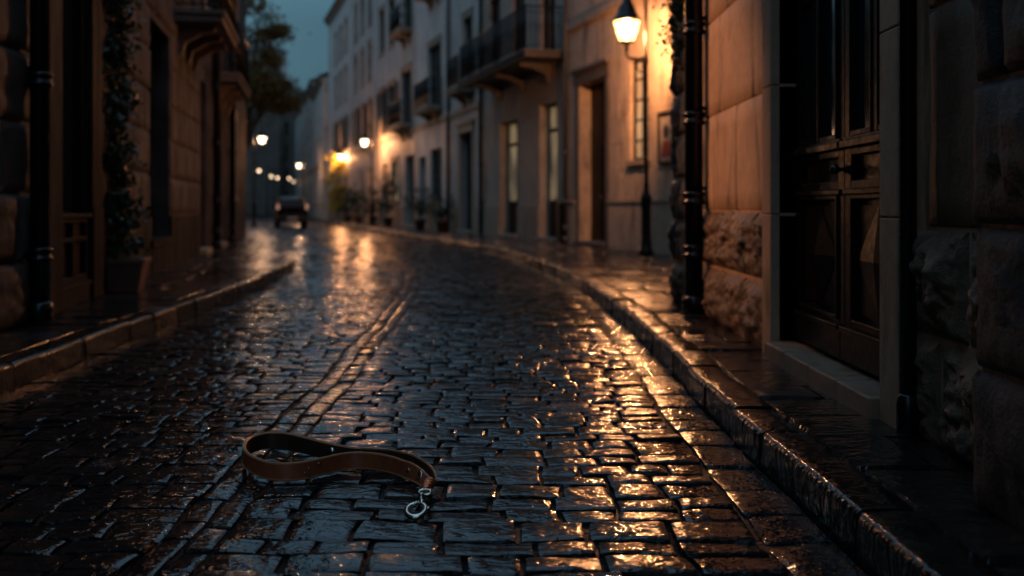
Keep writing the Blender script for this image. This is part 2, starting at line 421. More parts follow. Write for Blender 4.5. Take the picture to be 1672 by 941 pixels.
def pavement(name, K, F, side, label, ws, ls):
    mb = MB()
    a = lambda d: K(d)+side*.16
    sheet(mb, a, F, KZ-.024, -2, 138, 160, 3); mb.m = [1]*len(mb.f)
    d = 1.2
    while d < 60:
        l = R(*ls) if d < 20 else 1.0
        W = abs(F(d)-a(d)); k = max(1, round(W/R(*ws)))
        cuts = [0]+[W*(i+R(-.12, .12))/k for i in range(1, k)]+[W]
        for i in range(k):
            nx, ny = (12, 10) if d < 5 and side > 0 else ((6, 5) if d < 12 else (2, 2))
            mp = lambda s, q: (K(q)+side*(.161+s), q)
            stone(mb, cuts[i], cuts[i+1], d, d+l, KZ, nx, ny, R(.003, .006), .006, .003, R(0, 1), mp, .006, .12, .03)
        d += l
    tag(mb.build(name, [M['flag'], M['bed']], tint=True), label, 'pavement', kind='structure')
pavement('pavement_right', KR, FRx, 1, 'narrow wet flagstone pavement on the right', (.34, .5), (.3, .48))
pavement('pavement_left', KL, FLx, -1, 'wet flagstone pavement on the left', (.45, .7), (.4, .6))

# ------------------------------------------------------------------ facades
class Fr:
    """u along the wall, n out to the street"""
    def __init__(s, A, B, flip=1):
        s.O = Vector((A[0], A[1])); U = Vector((B[0]-A[0], B[1]-A[1])); s.L = U.length; s.U = U/s.L
        s.Nn = Vector((-s.U.y, s.U.x))*flip
    def p(s, u, z, n=0.): q = s.O+s.U*u+s.Nn*n; return (q.x, q.y, z)
    def u(s, D): return (D-s.O.y)/s.U.y
def fbox(mb, F, u0, u1, z0, z1, n0, n1, mi=0):
    mb.hexa([F.p(u0, z0, n0), F.p(u1, z0, n0), F.p(u1, z0, n1), F.p(u0, z0, n1), F.p(u0, z1, n0), F.p(u1, z1, n0), F.p(u1, z1, n1), F.p(u0, z1, n1)], mi)
def shell(F, u0, u1, z1, holes, depth, parent, m, z0=0., rec=.2, n0=0.):
    mb = MB(); us = sorted({u0, u1, *[h[0] for h in holes], *[h[1] for h in holes]}); zs = sorted({z0, z1, *[h[2] for h in holes], *[h[3] for h in holes]})
    us = [u for u in us if u0 <= u <= u1]; zs = [z for z in zs if z0 <= z <= z1]
    for a, b in zip(us, us[1:]):
        for c, d in zip(zs, zs[1:]):
            mu, mz = (a+b)/2, (c+d)/2
            if any(h[0] < mu < h[1] and h[2] < mz < h[3] for h in holes): continue
            mb.poly([F.p(a, c, n0), F.p(b, c, n0), F.p(b, d, n0), F.p(a, d, n0)])
    for h in holes:
        a, b, c, d = h[:4]; r = -rec
        mb.poly([F.p(a, c, n0), F.p(a, d, n0), F.p(a, d, r), F.p(a, c, r)]); mb.poly([F.p(b, c, n0), F.p(b, d, n0), F.p(b, d, r), F.p(b, c, r)])
        mb.poly([F.p(a, c, n0), F.p(b, c, n0), F.p(b, c, r), F.p(a, c, r)]); mb.poly([F.p(a, d, n0), F.p(b, d, n0), F.p(b, d, r), F.p(a, d, r)])
    e = .004
    mb.poly([F.p(u0+e, z0, n0), F.p(u0+e, z1, n0), F.p(u0+e, z1, -depth), F.p(u0+e, z0, -depth)])
    mb.poly([F.p(u1-e, z0, n0), F.p(u1-e, z1, n0), F.p(u1-e, z1, -depth), F.p(u1-e, z0, -depth)])
    mb.poly([F.p(u0, z0, -depth), F.p(u1, z0, -depth), F.p(u1, z1, -depth), F.p(u0, z1, -depth)])
    mb.poly([F.p(u0, z1, n0), F.p(u1, z1, n0), F.p(u1, z1, -depth), F.p(u0, z1, -depth)])
    return mb.build('wall', m, parent)
def blocks(mb, F, u0, u1, z0, z1, holes, bw, bh, proud=.012, joint=.008, amp=.0, grid=(1, 1), edge=.012, vary=.25, n0=0.):
    nc = max(1, round((z1-z0)/bh)); ch = (z1-z0)/nc
    for c in range(nc):
        za, zb = z0+c*ch+joint/2, z0+(c+1)*ch-joint/2
        segs = [(u0, u1)]
        for h in holes:
            if h[2] < zb-.03 and h[3] > za+.03:
                ns = []
                for a, b in segs:
                    if h[1] <= a or h[0] >= b: ns.append((a, b)); continue
                    if h[0] > a: ns.append((a, h[0]))
                    if h[1] < b: ns.append((h[1], b))
                segs = ns
        for a, b in segs:
            u = a; first = True
            while u < b-.02:
                w = bw*R(1-vary, 1+vary)
                if first and c % 2: w *= .5
                first = False
                if u+w > b-.25*bw: w = b-u
                ua, ub = u+joint/2, u+w-joint/2
                if ub-ua > .03:
                    pr = proud*R(.75, 1.25); nx = max(1, int(grid[0]*w/bw)); nzn = grid[1]; sd = R(0, 99)
                    A = [-1]+[-1+2*(i/nx) for i in range(nx+1)]+[1]; B = [-1]+[-1+2*(i/nzn) for i in range(nzn+1)]+[1]
                    W2, H2 = (ub-ua)/2, (zb-za)/2; cu, cz = (ua+ub)/2, (za+zb)/2; idx = []
                    for j, bb in enumerate(B):
                        r_ = []
                        for i, aa in enumerate(A):
                            out = i == 0 or j == 0 or i == len(A)-1 or j == len(B)-1
                            k = 1 if out else 1-min(edge/W2, .4); kz = 1 if out else 1-min(edge/H2, .4)
                            U_, Z_ = cu+aa*W2*k, cz+bb*H2*kz; n = 0
                            if not out:
                                n = pr
                                if amp:
                                    ef = (1-abs(aa)**4)*(1-abs(bb)**4)
                                    if amp > .04:
                                        vd = noise.voronoi(Vector((U_*8, Z_*8, sd)))[0]; vc = noise.voronoi(Vector((U_*21, Z_*21, sd)))[0]
                                        n += amp*(.5*nz(U_*3.3, Z_*3.3, sd)+.55*min(.5, vd[1]-vd[0])+.22*min(.5, vc[1]-vc[0])+.2*nz(U_*30, Z_*30, sd)-.12)*(.4+.6*ef)+amp*.3*ef
                                    else: n += amp*(.55*nz(U_*3.3, Z_*3.3, sd)+.5*nz(U_*9, Z_*9, sd)+.28*nz(U_*24, Z_*24, sd))*(.35+.65*ef)+amp*.35*ef
                                    U_ += amp*.13*nz(U_*7, Z_*7, sd+9); Z_ += amp*.13*nz(U_*7, Z_*7, sd+19)
                            r_.append(mb.vert(F.p(U_, Z_, n0+n)))
                        idx.append(r_)
                    t = R(0, 1)
                    for j in range(len(B)-1):
                        for i in range(len(A)-1): mb.face((idx[j][i], idx[j][i+1], idx[j+1][i+1], idx[j+1][i]), 0, t, amp > 0)
                u += w
def window(F, h, parent, rec=.17, glass='glass', frame='wood', cols=2, rows=3, sill=True, lintel=True, shutters=False, trim='trim', name='window'):
    u0, u1, z0, z1 = h[:4]; t = .055
    mb = MB()
    for a, b, c, d in ((u0, u0+t, z0, z1), (u1-t, u1, z0, z1), (u0+t, u1-t, z0, z0+t), (u0+t, u1-t, z1-t, z1)): fbox(mb, F, a, b, c, d, -rec-.01, -rec+.05)
    for i in range(1, cols):
        um = u0+(u1-u0)*i/cols; fbox(mb, F, um-.03, um+.03, z0+t, z1-t, -rec-.005, -rec+.045)
    for i in range(1, rows):
        zm = z0+(z1-z0)*i/rows; fbox(mb, F, u0+t, u1-t, zm-.014, zm+.014, -rec, -rec+.03)
    w = mb.build(name, M[frame], parent)
    mb = MB(); mb.poly([F.p(u0, z0, -rec+.01), F.p(u1, z0, -rec+.01), F.p(u1, z1, -rec+.01), F.p(u0, z1, -rec+.01)]); mb.build('pane', M[glass], w)
    if sill: mb = MB(); fbox(mb, F, u0-.08, u1+.08, z0-.09, z0+.003, -rec+.02, .07); mb.build('sill', M[trim], w)
    if lintel:
        mb = MB(); fbox(mb, F, u0-.12, u1+.12, z1+.002, z1+.16, -.02, .04); fbox(mb, F, u0-.16, u1+.16, z1+.16, z1+.2, -.02, .075); mb.build('lintel', M[trim], w)
        for a, b in ((u0-.12, u0-.003), (u1+.003, u1+.12)):
            mb = MB(); fbox(mb, F, a, b, z0+.004, z1, -.02, .025); mb.build('surround', M[trim], w)
    if shutters:
        for a, b in ((u0-.5*(u1-u0)-.03, u0-.03), (u1+.03, u1+.5*(u1-u0)+.03)):
            mb = MB(); fbox(mb, F, a, b, z0, z1, .03, .055)
            for k in range(int((z1-z0)/.1)): fbox(mb, F, a+.05, b-.05, z0+.06+k*.1, z0+.12+k*.1, .05, .072)
            mb.build('shutter', M['shutter'], w)
    return w
def door(F, h, parent, rec=.2, m='wood', glass=None, step=True, lintel=True, trim='trim'):
    u0, u1, z0, z1 = h[:4]; mb = MB(); fbox(mb, F, u0, u1, z0+.02, z1, -rec-.03, -rec+.02)
    um = (u0+u1)/2
    for a, b in ((u0+.05, um-.03), (um+.03, u1-.05)):
        for c, d in ((z0+.2, z0+.85), (z0+1.05, z0+2.1)): 
            if not (glass and c > z0+.5): fbox(mb, F, a+.06, b-.06, c, d, -rec+.01, -rec+.045)
    fbox(mb, F, um-.025, um+.025, z0+.03, z1, -rec, -rec+.055)
    o = mb.build('door', M[m], parent)
    mb = MB(); mb.sphere(Vector(F.p(um+.09, z0+1.0, -rec+.07)), .03, 5); mb.build('handle', M['brass'], o)
    if glass:
        for a, b in ((u0+.08, um-.05), (um+.05, u1-.08)):
            mb = MB(); mb.poly([F.p(a, z0+.95, -rec+.03), F.p(b, z0+.95, -rec+.03), F.p(b, z1-.7, -rec+.03), F.p(a, z1-.7, -rec+.03)])
            mb.poly([F.p(a, z1-.6, -rec+.03), F.p(b, z1-.6, -rec+.03), F.p(b, z1-.08, -rec+.03), F.p(a, z1-.08, -rec+.03)])
            mb.build('pane', M[glass], o)
    if step: mb = MB(); fbox(mb, F, u0-.06, u1+.06, z0-.05, z0+.04, -rec+.03, .12); mb.build('doorstep', M[trim], o, .01)
    if lintel:
        mb = MB(); fbox(mb, F, u0-.2, u1+.2, z1+.003, z1+.26, -.02, .05); fbox(mb, F, u0-.26, u1+.26, z1+.26, z1+.34, -.02, .12)
        mb.build('lintel', M[trim], o)
        for a, b in ((u0-.17, u0-.003), (u1+.003, u1+.17)):
            mb = MB(); fbox(mb, F, a, b, KZ-.02, z1, -.02, .035); mb.build('surround', M[trim], o)
    return o
def balcony(F, u0, u1, z, proj, parent, hr=.95, brk=2, m='trim'):
    mb = MB(); fbox(mb, F, u0, u1, z, z+.1, -.02, proj); fbox(mb, F, u0-.04, u1+.04, z+.1, z+.17, -.02, proj+.04)
    b = mb.build('balcony', M[m], parent, .01)
    mb = MB(); zt = z+.17
    def rail(a, c):
        L = (Vector(c)-Vector(a)).length; k = max(2, int(L/.11))
        for zz, r in ((zt+.08, .012), (zt+hr*.86, .01), (zt+hr, .02)): mb.tube([(a[0], a[1], zz), (c[0], c[1], zz)], r, 5)
        for i in range(k+1):
            p = Vector(a).lerp(Vector(c), i/k)
            mb.tube([(p.x, p.y, zt if i in (0, k) else zt+.08), (p.x, p.y, zt+hr)], .018 if i in (0, k) else .012, 4)
            if i < k:
                q = Vector(a).lerp(Vector(c), (i+.5)/k); e = (Vector(c)-Vector(a)).normalized()*.045
                mb.tube([q+e*math.cos(t)+Vector((0, 0, zt+hr*.5+.09*math.sin(t)-q.z)) for t in [2*PI*j/8 for j in range(8)]], .006, 3, closed=True)
    A, B, C_, D_ = F.p(u0+.03, 0, 0), F.p(u0+.03, 0, proj-.03), F.p(u1-.03, 0, proj-.03), F.p(u1-.03, 0, 0)
    rail(A, B); rail(B, C_); rail(C_, D_)
    mb.build('railing', M['iron'], b)
    for k in range(brk):
        uu = u0+(u1-u0)*(k+.5)/brk
        mb = MB()
        pr = [(0, z-.45), (.06, z-.45), (.12, z-.25), (proj*.5, z-.12), (proj*.8, z-.08), (proj*.8, z-.003), (0, z-.003)]
        L_ = [mb.vert(F.p(uu-.07, zz, n)) for n, zz in pr]; R_ = [mb.vert(F.p(uu+.07, zz, n)) for n, zz in pr]
        mb.face(L_); mb.face(R_[::-1])
        for i in range(len(pr)): mb.face((L_[i], L_[(i+1) % len(pr)], R_[(i+1) % len(pr)], R_[i]))
        mb.build('bracket', M[m], b)
    return b
def downpipe(F, u, z1, parent, r=.05, n=.09, m='pipe', name='downpipe', cols_=(.5, 1.1, 2.2, 3.3, 4.4), z0=KZ+.02):
    mb = MB(); x, y, _ = F.p(u, 0, n); mb.tube([(x, y, z0), (x, y, z1)], r, 14)
    for z in cols_:
        if z < z1: mb.lathe([(r, z-.05), (r*1.25, z-.045), (r*1.3, z-.02), (r*1.12, z-.015), (r*1.12, z+.015), (r*1.3, z+.02), (r*1.25, z+.045), (r, z+.05)], 14, 0, (x, y, 0))
    mb.lathe([(r*1.3, z0), (r*1.35, z0+.1), (r*1.2, z0+.13), (r*1.0, z0+.14)], 14, 0, (x, y, 0))
    o = mb.build(name, M[m], parent)
    for z in cols_:
        if z < z1: mb = MB(); fbox(mb, F, u-.02, u+.02, z+.06, z+.09, 0, n); mb.build('pipe_clip', M['iron'], o)
    return o
def cornice(F, u0, u1, z, parent, m='trim', proj=.25, h=.25, name='cornice'):
    mb = MB(); fbox(mb, F, u0, u1, z-h, z-h*.5, -.02, proj*.5); fbox(mb, F, u0-.02, u1+.02, z-h*.5, z-h*.2, -.02, proj*.8); fbox(mb, F, u0-.04, u1+.04, z-h*.2, z, -.02, proj)
    return mb.build(name, M[m], parent)
def roof(F, u0, u1, z, depth, parent, over=.35, rise=1.6):
    mb = MB(); d2 = -depth/2
    c = [(u0-.05, over), (u1+.05, over), (u1+.05, d2), (u0-.05, d2)]
    mb.hexa([F.p(u0-.05, z+.01, over), F.p(u1+.05, z+.01, over), F.p(u1+.05, z+rise, d2), F.p(u0-.05, z+rise, d2),
             F.p(u0-.05, z+.13, over), F.p(u1+.05, z+.13, over), F.p(u1+.05, z+rise+.12, d2), F.p(u0-.05, z+rise+.12, d2)])
    mb.hexa([F.p(u0-.05, z+rise, d2), F.p(u1+.05, z+rise, d2), F.p(u1+.05, z+.01, -depth-over), F.p(u0-.05, z+.01, -depth-over),
             F.p(u0-.05, z+rise+.12, d2), F.p(u1+.05, z+rise+.12, d2), F.p(u1+.05, z+.13, -depth-over), F.p(u0-.05, z+.13, -depth-over)])
    r_ = mb.build('roof', M['roof'], parent)
    mb = MB(); uc = u0+(u1-u0)*R(.2, .8); fbox(mb, F, uc-.3, uc+.3, z+rise*.4, z+rise+.9, d2*.9, d2*.9+.7); fbox(mb, F, uc-.36, uc+.36, z+rise+.9, z+rise+1.0, d2*.9-.06, d2*.9+.76)
    mb.build('chimney', M['trim_dark'], r_)

# ================================================= near right building
FR0 = Fr((1.47, -3), (1.47, 8.9), 1)      # u = D+3, n toward -X
uD = lambda D: D+3
b0 = empty('stone_townhouse', (2.6, 5, 0), 'stone townhouse at the right edge, tall dark double door and rough plinth stones', 'house')
dz0 = KZ+.085
hole = (uD(3.85), uD(5.47), KZ, 3.3)
shell(FR0, 0, 11.9, 8.6, [hole], 8, b0, M['ashlar'], rec=.3)
mb = MB()
surr = (uD(3.66), uD(5.66), 0, 3.5)
blocks(mb, FR0, uD(5.66), uD(7.72), .93, 8.5, [], .9, .66, .010, .006, .004, (10, 6), .01)
mb.build('ashlar_blocks', M['ashlar'], b0); mb = MB()
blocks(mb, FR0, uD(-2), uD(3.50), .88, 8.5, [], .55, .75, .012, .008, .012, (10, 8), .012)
mb.build('ashlar_blocks', M['ashlar_shaded'], b0)
mb = MB()
blocks(mb, FR0, uD(5.67), uD(7.72), KZ-.02, .93, [], .62, .40, .02, .02, .10, (30, 24), .03)
mb.build('rough_plinth_stones', M['rustic'], b0); mb = MB()
blocks(mb, FR0, uD(-2), uD(3.64), KZ-.02, .88, [], .5, .38, .02, .02, .10, (30, 24), .03)
mb.build('rough_plinth_stones', M['rustic'], b0)
mb = MB(); blocks(mb, FR0, uD(7.72), uD(8.9), KZ-.02, 8.5, [], .62, .36, .035, .018, .08, (20, 14), .02)
FE = Fr((1.44, 8.9), (6.4, 8.9), 1)
blocks(mb, FE, 0, 4.9, KZ-.02, 8.5, [], .62, .36, .025, .014, .05, (8, 6), .02)
mb.build('quoin_stones', M['grey_stone'], b0)
# door surround (jambs + lintel)
for a, b in ((3.665, 3.85), (5.47, 5.655)):
    mb = MB()
    for z0_, z1_ in ((KZ-.02, .91), (.914, 1.62), (1.624, 2.4), (2.404, 3.3)): fbox(mb, FR0, uD(a), uD(b), z0_, z1_, -.14, .05)
    mb.build('door_jamb', M['ashlar'], b0, .006)
mb = MB(); fbox(mb, FR0, uD(3.6), uD(5.72), 3.305, 3.6, -.14, .07); mb.build('door_lintel', M['ashlar'], b0, .006)
mb = MB()
for k in range(4):
    a = 3.857+k*.405; fbox(mb, FR0, uD(a), uD(a+.399), KZ-.03, dz0+R(-.003, .003), -.2, .085)
mb.build('doorstep', m_stone('step_stone', (.34, .21, .14), (.24, .15, .10), bd=.003, sc=1.5, rough=(.25, .6)), b0, .008)
# double door
def leaf(a, b, par, handle):
    n = -.115; mb = MB(); g = .004; a += g; b -= g
    fbox(mb, FR0, a, b, dz0+.01, 3.29, n-.05, n)                      # backing
    st = .085
    for u0_, u1_ in ((a, a+st), (b-st, b)): fbox(mb, FR0, u0_, u1_, dz0+.012, 3.28, n, n+.028)
    for z0_, z1_ in ((dz0+.012, dz0+.20), (1.035, 1.075), (1.19, 1.225), (3.18, 3.28)): fbox(mb, FR0, a+st, b-st, z0_, z1_, n, n+.027)
    fbox(mb, FR0, a+.01, b-.01, 1.225, 1.26, n, n+.06); fbox(mb, FR0, a+.02, b-.02, 1.26, 1.275, n, n+.045); fbox(mb, FR0, a+.02, b-.02, 1.01, 1.035, n, n+.048)
    fbox(mb, FR0, a+.0, b-.0, dz0+.03, dz0+.16, n, n+.05); fbox(mb, FR0, a+.01, b-.01, dz0+.16, dz0+.185, n, n+.062)
    # bead around lower panel
    z0_, z1_ = dz0+.2, 1.01; u0_, u1_ = a+st, b-st; q = .022
    for A_, B_, C_, D_ in ((u0_, u0_+q, z0_, z1_), (u1_-q, u1_, z0_, z1_), (u0_+q, u1_-q, z0_, z0_+q), (u0_+q, u1_-q, z1_-q, z1_)): fbox(mb, FR0, A_, B_, C_, D_, n, n+.038)
    # diamond raised panel
    uc = (a+b)/2; zc = (z0_+z1_)/2; hw = (u1_-u0_)/2-.05; hh = (z1_-z0_)/2-.05
    P = [FR0.p(uc-hw, zc-hh, n+.012), FR0.p(uc+hw, zc-hh, n+.012), FR0.p(uc+hw, zc+hh, n+.012), FR0.p(uc-hw, zc+hh, n+.012)]
    P0 = [FR0.p(uc-hw, zc-hh, n), FR0.p(uc+hw, zc-hh, n), FR0.p(uc+hw, zc+hh, n), FR0.p(uc-hw, zc+hh, n)]
    for i in range(4): mb.poly([P0[i], P0[(i+1) % 4], P[(i+1) % 4], P[i]])
    dm = [FR0.p(uc, zc-hh, n+.016), FR0.p(uc+hw, zc, n+.016), FR0.p(uc, zc+hh, n+.016), FR0.p(uc-hw, zc, n+.016)]; ap = FR0.p(uc, zc, n+.042)
    mb.poly(P)
    for i in range(4): mb.poly([dm[i], dm[(i+1) % 4], ap])
    # upper: mullion
    fbox(mb, FR0, uc-.03, uc+.03, 1.275, 3.18, n, n+.035)
    for A_, B_ in ((a+st, uc-.03), (uc+.03, b-st)):
        for u2, u3 in ((A_, A_+.018), (B_-.018, B_)): fbox(mb, FR0, u2, u3, 1.275, 3.18, n, n+.042)
        fbox(mb, FR0, A_+.018, B_-.018, 1.275, 1.3, n, n+.04); fbox(mb, FR0, A_+.018, B_-.018, 2.02, 2.05, n, n+.03)
    o = mb.build('door', M['wood'], par, .004)
    for A_, B_ in ((a+st+.02, uc-.05), (uc+.05, b-st-.02)):
        mb = MB(); mb.poly([FR0.p(A_, 1.3, n+.006), FR0.p(B_, 1.3, n+.006), FR0.p(B_, 3.17, n+.006), FR0.p(A_, 3.17, n+.006)]); mb.build('pane', M['glass'], o)
    if handle:
        mb = MB(); x, y, z = FR0.p(a+.04, 1.13, n+.06); mb.sphere((x, y, z), .024, 6); mb.tube([(x, y, z), (x+.05, y, z)], .011, 8); mb.build('handle', M['iron'], o)
    return o
leaf(uD(3.85), uD(4.66), b0, False); leaf(uD(4.66), uD(5.47), b0, True)
downpipe(FR0, uD(3.53), 8.4, b0, .030, .065, cols_=(1.9, 3.7))
downpipe(FR0, uD(7.5), 8.4, b0, .068, .10, cols_=(.62, 1.02, 1.62, 2.3, 3.2))
cornice(FR0, 0, 11.9, 8.75, b0)
# near-black stone pillar of the same building
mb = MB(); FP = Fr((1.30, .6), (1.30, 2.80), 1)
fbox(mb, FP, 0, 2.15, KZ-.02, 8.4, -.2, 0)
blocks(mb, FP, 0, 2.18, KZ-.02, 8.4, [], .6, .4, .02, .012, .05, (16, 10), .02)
mb.build('dark_pillar', M['dark_stone'], b0)

# ================================================= right row
FA = Fr((8.09-.3*9, 9.0), (8.09-.3*70, 70.0), 1)
def uu(px):
    m = (px-CX)/FPX; D = 8.09/(m+.3); return FA.u(D)
# R1 lamp house
uA, uB = 0.0, uu(925)
r1 = empty('lamp_lit_house', (3.5, 17.0, 0), 'cream house behind the bright street lamp, tall doorway with heavy lintel', 'house')
d1 = (uu(990), uu(946), KZ+.05, 3.65); w1 = (uu(1059), uu(1029), 1.85, 3.8)
ups = [(u, u+1.1, 5.6, 7.6) for u in (1.5, 5.0, 8.3, 11.5)]
shell(FA, uA, uB, 11.5, [d1, w1]+ups, 9, r1, M['plaster_a'], rec=.35)
door(FA, d1, r1, .3, trim='trim_dark'); window(FA, w1, r1, .12, rows=5, glass='lit_glass', trim='trim', lintel=False)
for h in ups: window(FA, h, r1, shutters=True)
segs = [(uA, d1[0]-.2), (d1[1]+.2, uB)]
for a, b in segs: mb = MB(); fbox(mb, FA, a, b, KZ-.02, 1.05, 0, .035); fbox(mb, FA, a, b, 1.05, 1.10, 0, .06); mb.build('plinth', M['plaster_a'], r1)
mb = MB(); blocks(mb, FA, uA, uB, 1.12, 4.9, [(d1[0]-.2, d1[1]+.2, 0, 4.1), (w1[0]-.09, w1[1]+.09, 1.7, 3.85)], 1.0, .55, .006, .012, edge=.008)
mb.build('ashlar_blocks', M['plaster_a'], r1)
mb = MB(); fbox(mb, FA, uA, uB, 4.95, 5.12, 0, .08); mb.build('string_course', M['trim'], r1)
cornice(FA, uA, uB, 11.5, r1); roof(FA, uA, uB, 11.5, 9, r1)
downpipe(FA, uB-.15, 11, r1, .05, .08, 'gpipe')
# framed poster
F = FA; u0_, u1_ = uu(1101), uu(1080); po = empty('framed_poster', F.p((u0_+u1_)/2, 1.9, .05), 'small framed poster on the lamp-lit wall beside the rough stone corner', 'poster')
mb = MB(); fbox(mb, F, u0_, u1_, 1.78, 2.62, .012, .03); mb.build('sheet', M['paper'], po)
mb = MB()
for a, b, c, d_ in ((u0_-.04, u0_, 1.74, 2.66), (u1_, u1_+.04, 1.74, 2.66), (u0_, u1_, 1.74, 1.78), (u0_, u1_, 2.62, 2.66)): fbox(mb, F, a, b, c, d_, .008, .06)
mb.build('frame', M['wood_b'], po)
mb = MB(); uc = (u0_+u1_)/2
mb.poly([F.p(uc+.13*math.cos(t), 2.3+.13*math.sin(t), .034) for t in [2*PI*k/14 for k in range(14)]], 0)
mb.poly([F.p(uc-.2, 1.85, .034), F.p(uc+.2, 1.85, .034), F.p(uc+.14, 2.14, .034), F.p(uc-.14, 2.14, .034)], 1)
mb.build('picture', [M['ink_dark'], M['ink_red']], po)
# R2 balcony house
def std(Fx, ua, ub, H, name, label, m, gd, ups, plinth=True, depth=9, pipe=None, trim='trim', rf=True, blk=False, loc=None):
    """gd: ground openings (u0,u1,z0,z1,kind); ups: (u0,u1,z0,z1,kind)"""
    P = Fx.p((ua+ub)/2, 0, -1)
    b = empty(name, P, label, 'house')
    shell(Fx, ua, ub, H, [g[:4] for g in gd+ups], depth, b, m, rec=.35)
    for g in gd+ups:
        k = g[4]
        if k == 'door': door(Fx, g, b, .28, trim=trim, lintel=True)
        elif k == 'plaindoor': door(Fx, g, b, .3, trim=trim, lintel=False)
        elif k == 'gdoor': door(Fx, g, b, .3, m='wood_b', glass='lit_glass', trim=trim, lintel=False)
        elif k == 'win': window(Fx, g, b, trim=trim)
        elif k == 'pwin': window(Fx, g, b, trim=trim, lintel=False, rows=2)
        elif k == 'lwin': window(Fx, g, b, trim=trim, glass='lit_glass')
        elif k == 'swin': window(Fx, g, b, trim=trim, shutters=True)
        elif k == 'bwin':
            window(Fx, g, b, trim=trim, sill=False); balcony(Fx, g[0]-.25, g[1]+.25, g[2]-.2, .55, b, brk=2, m=trim)
    if plinth:
        us = [ua]+sum([[g[0]-.02, g[1]+.02] for g in sorted(gd) if g[2] < .5], [])+[ub]
        for a, c in zip(us[::2], us[1::2]):
            if c-a > .02: mb = MB(); fbox(mb, Fx, a, c, KZ-.02, .98, 0, .04); mb.build('plinth', M[trim], b)
    mb = MB(); fbox(mb, Fx, ua, ub, 4.0, 4.16, 0, .07)
    if not (name == 'balcony_house'): mb.build('string_course', M[trim], b)
    cornice(Fx, ua, ub, H, b, trim, .3, .3)
    if rf: roof(Fx, ua, ub, H, depth, b)
    if pipe is not None: downpipe(Fx, pipe[0], H-.2, b, pipe[1], .09, pipe[2])
    return b
ua, ub = uu(925), uu(788)
r2 = std(FA, ua, ub, 12.5, 'balcony_house', 'house with two glazed doorways under one long iron balcony', M['plaster_b'],
    [(uu(910), uu(881), KZ+.05, 3.5, 'gdoor'), (uu(846), uu(816), KZ+.05, 3.35, 'gdoor')],
    [(ua+.8, ua+2.0, 4.62, 7.0, 'pwin'), (ua+3.2, ua+4.4, 4.62, 7.0, 'pwin'), (ua+5.5, ua+6.7, 4.62, 7.0, 'pwin'),
     (ua+.8, ua+2.0, 8.5, 10.4, 'swin'), (ua+3.9, ua+5.1, 8.5, 10.4, 'swin')], pipe=(ub-.1, .06, 'pipe'))
balcony(FA, ua+.15, ub-.9, 4.40, .95, r2, 1.0, 3, 'trim_dark')
mb = MB(); u_ = uu(921); fbox(mb, FA, u_-.16, u_+.1, KZ, 1.0, .045, .16); fbox(mb, FA, u_-.18, u_+.12, 1.0, 1.05, .045, .19); mb.build('meter_box', M['iron'], r2, .01)
ua, ub = uu(787.5), uu(735)
std(FA, ua, ub, 13.2, 'narrow_pale_house', 'narrow pale house with a plain dark doorway beside the black downpipe', M['plaster_d'],
    [(uu(772), uu(751), KZ+.05, 3.35, 'door')],
    [(ua+1.2, ua+2.3, 4.75, 7.0, 'bwin'), (ua+1.2, ua+2.3, 8.4, 10.4, 'swin')], pipe=(ub-.05, .06, 'gpipe'))
ua, ub = uu(734.5), uu(680)
std(FA, ua, ub, 14.2, 'tall_white_house', 'tall whitish house with one small balcony above its lower window', M['plaster_c'],
    [(uu(721), uu(703), 1.15, 3.1, 'pwin'), (uu(695), uu(684), KZ+.05, 2.9, 'plaindoor')],
    [(uu(720), uu(700), 4.6, 6.9, 'bwin'), (uu(722), uu(700), 8.9, 11.0, 'bwin')])
ua, ub = uu(679.5), uu(613)
std(FA, ua, ub, 13.0, 'dark_balcony_house', 'grey house with a wide dark first-floor balcony, potted shrubs at its foot', M['plaster_d'],
    [(uu(676), uu(661), KZ+.05, 3.1, 'plaindoor'), (uu(650), uu(640), 1.2, 3.0, 'lwin'), (uu(632), uu(624), KZ+.05, 3.0, 'plaindoor')],
    [(uu(672), uu(656), 4.4, 6.7, 'bwin'), (uu(645), uu(634), 4.4, 6.5, 'swin'), (uu(628), uu(620), 4.4, 6.5, 'swin'),
     (uu(672), uu(658), 8.3, 10.5, 'bwin'), (uu(645), uu(635), 8.3, 10.4, 'win'), (uu(628), uu(620), 8.3, 10.4, 'win')])
ua, ub = uu(612.5), uu(572)
g6 = lambda a, b: [(x, x+1.1, z, z+1.9, k) for x in [a+1.2+2.6*i for i in range(int((b-a-1.6)/2.6))] for z, k in ((4.5, 'swin'), (7.5, 'win'), (10.4, 'win'))]
std(FA, ua, ub, 14.3, 'far_shuttered_house', 'far shuttered house behind the second lamp on the right', M['plaster_d'],
    [(ua+1.5, ua+2.8, KZ+.05, 3.0, 'plaindoor'), (ua+4.5, ua+5.7, 1.2, 3.0, 'pwin')], g6(ua, ub))
ua, ub = uu(571.5), FA.L
std(FA, ua, ub, 14.0, 'corner_eave_house', 'last tall house of the right row, its eave against the sky', M['plaster_c'],
    [(ua+1.5, ua+2.8, KZ+.05, 3.0, 'plaindoor'), (ua+4.5, ua+5.7, 1.2, 3.0, 'pwin')], g6(ua, ub))
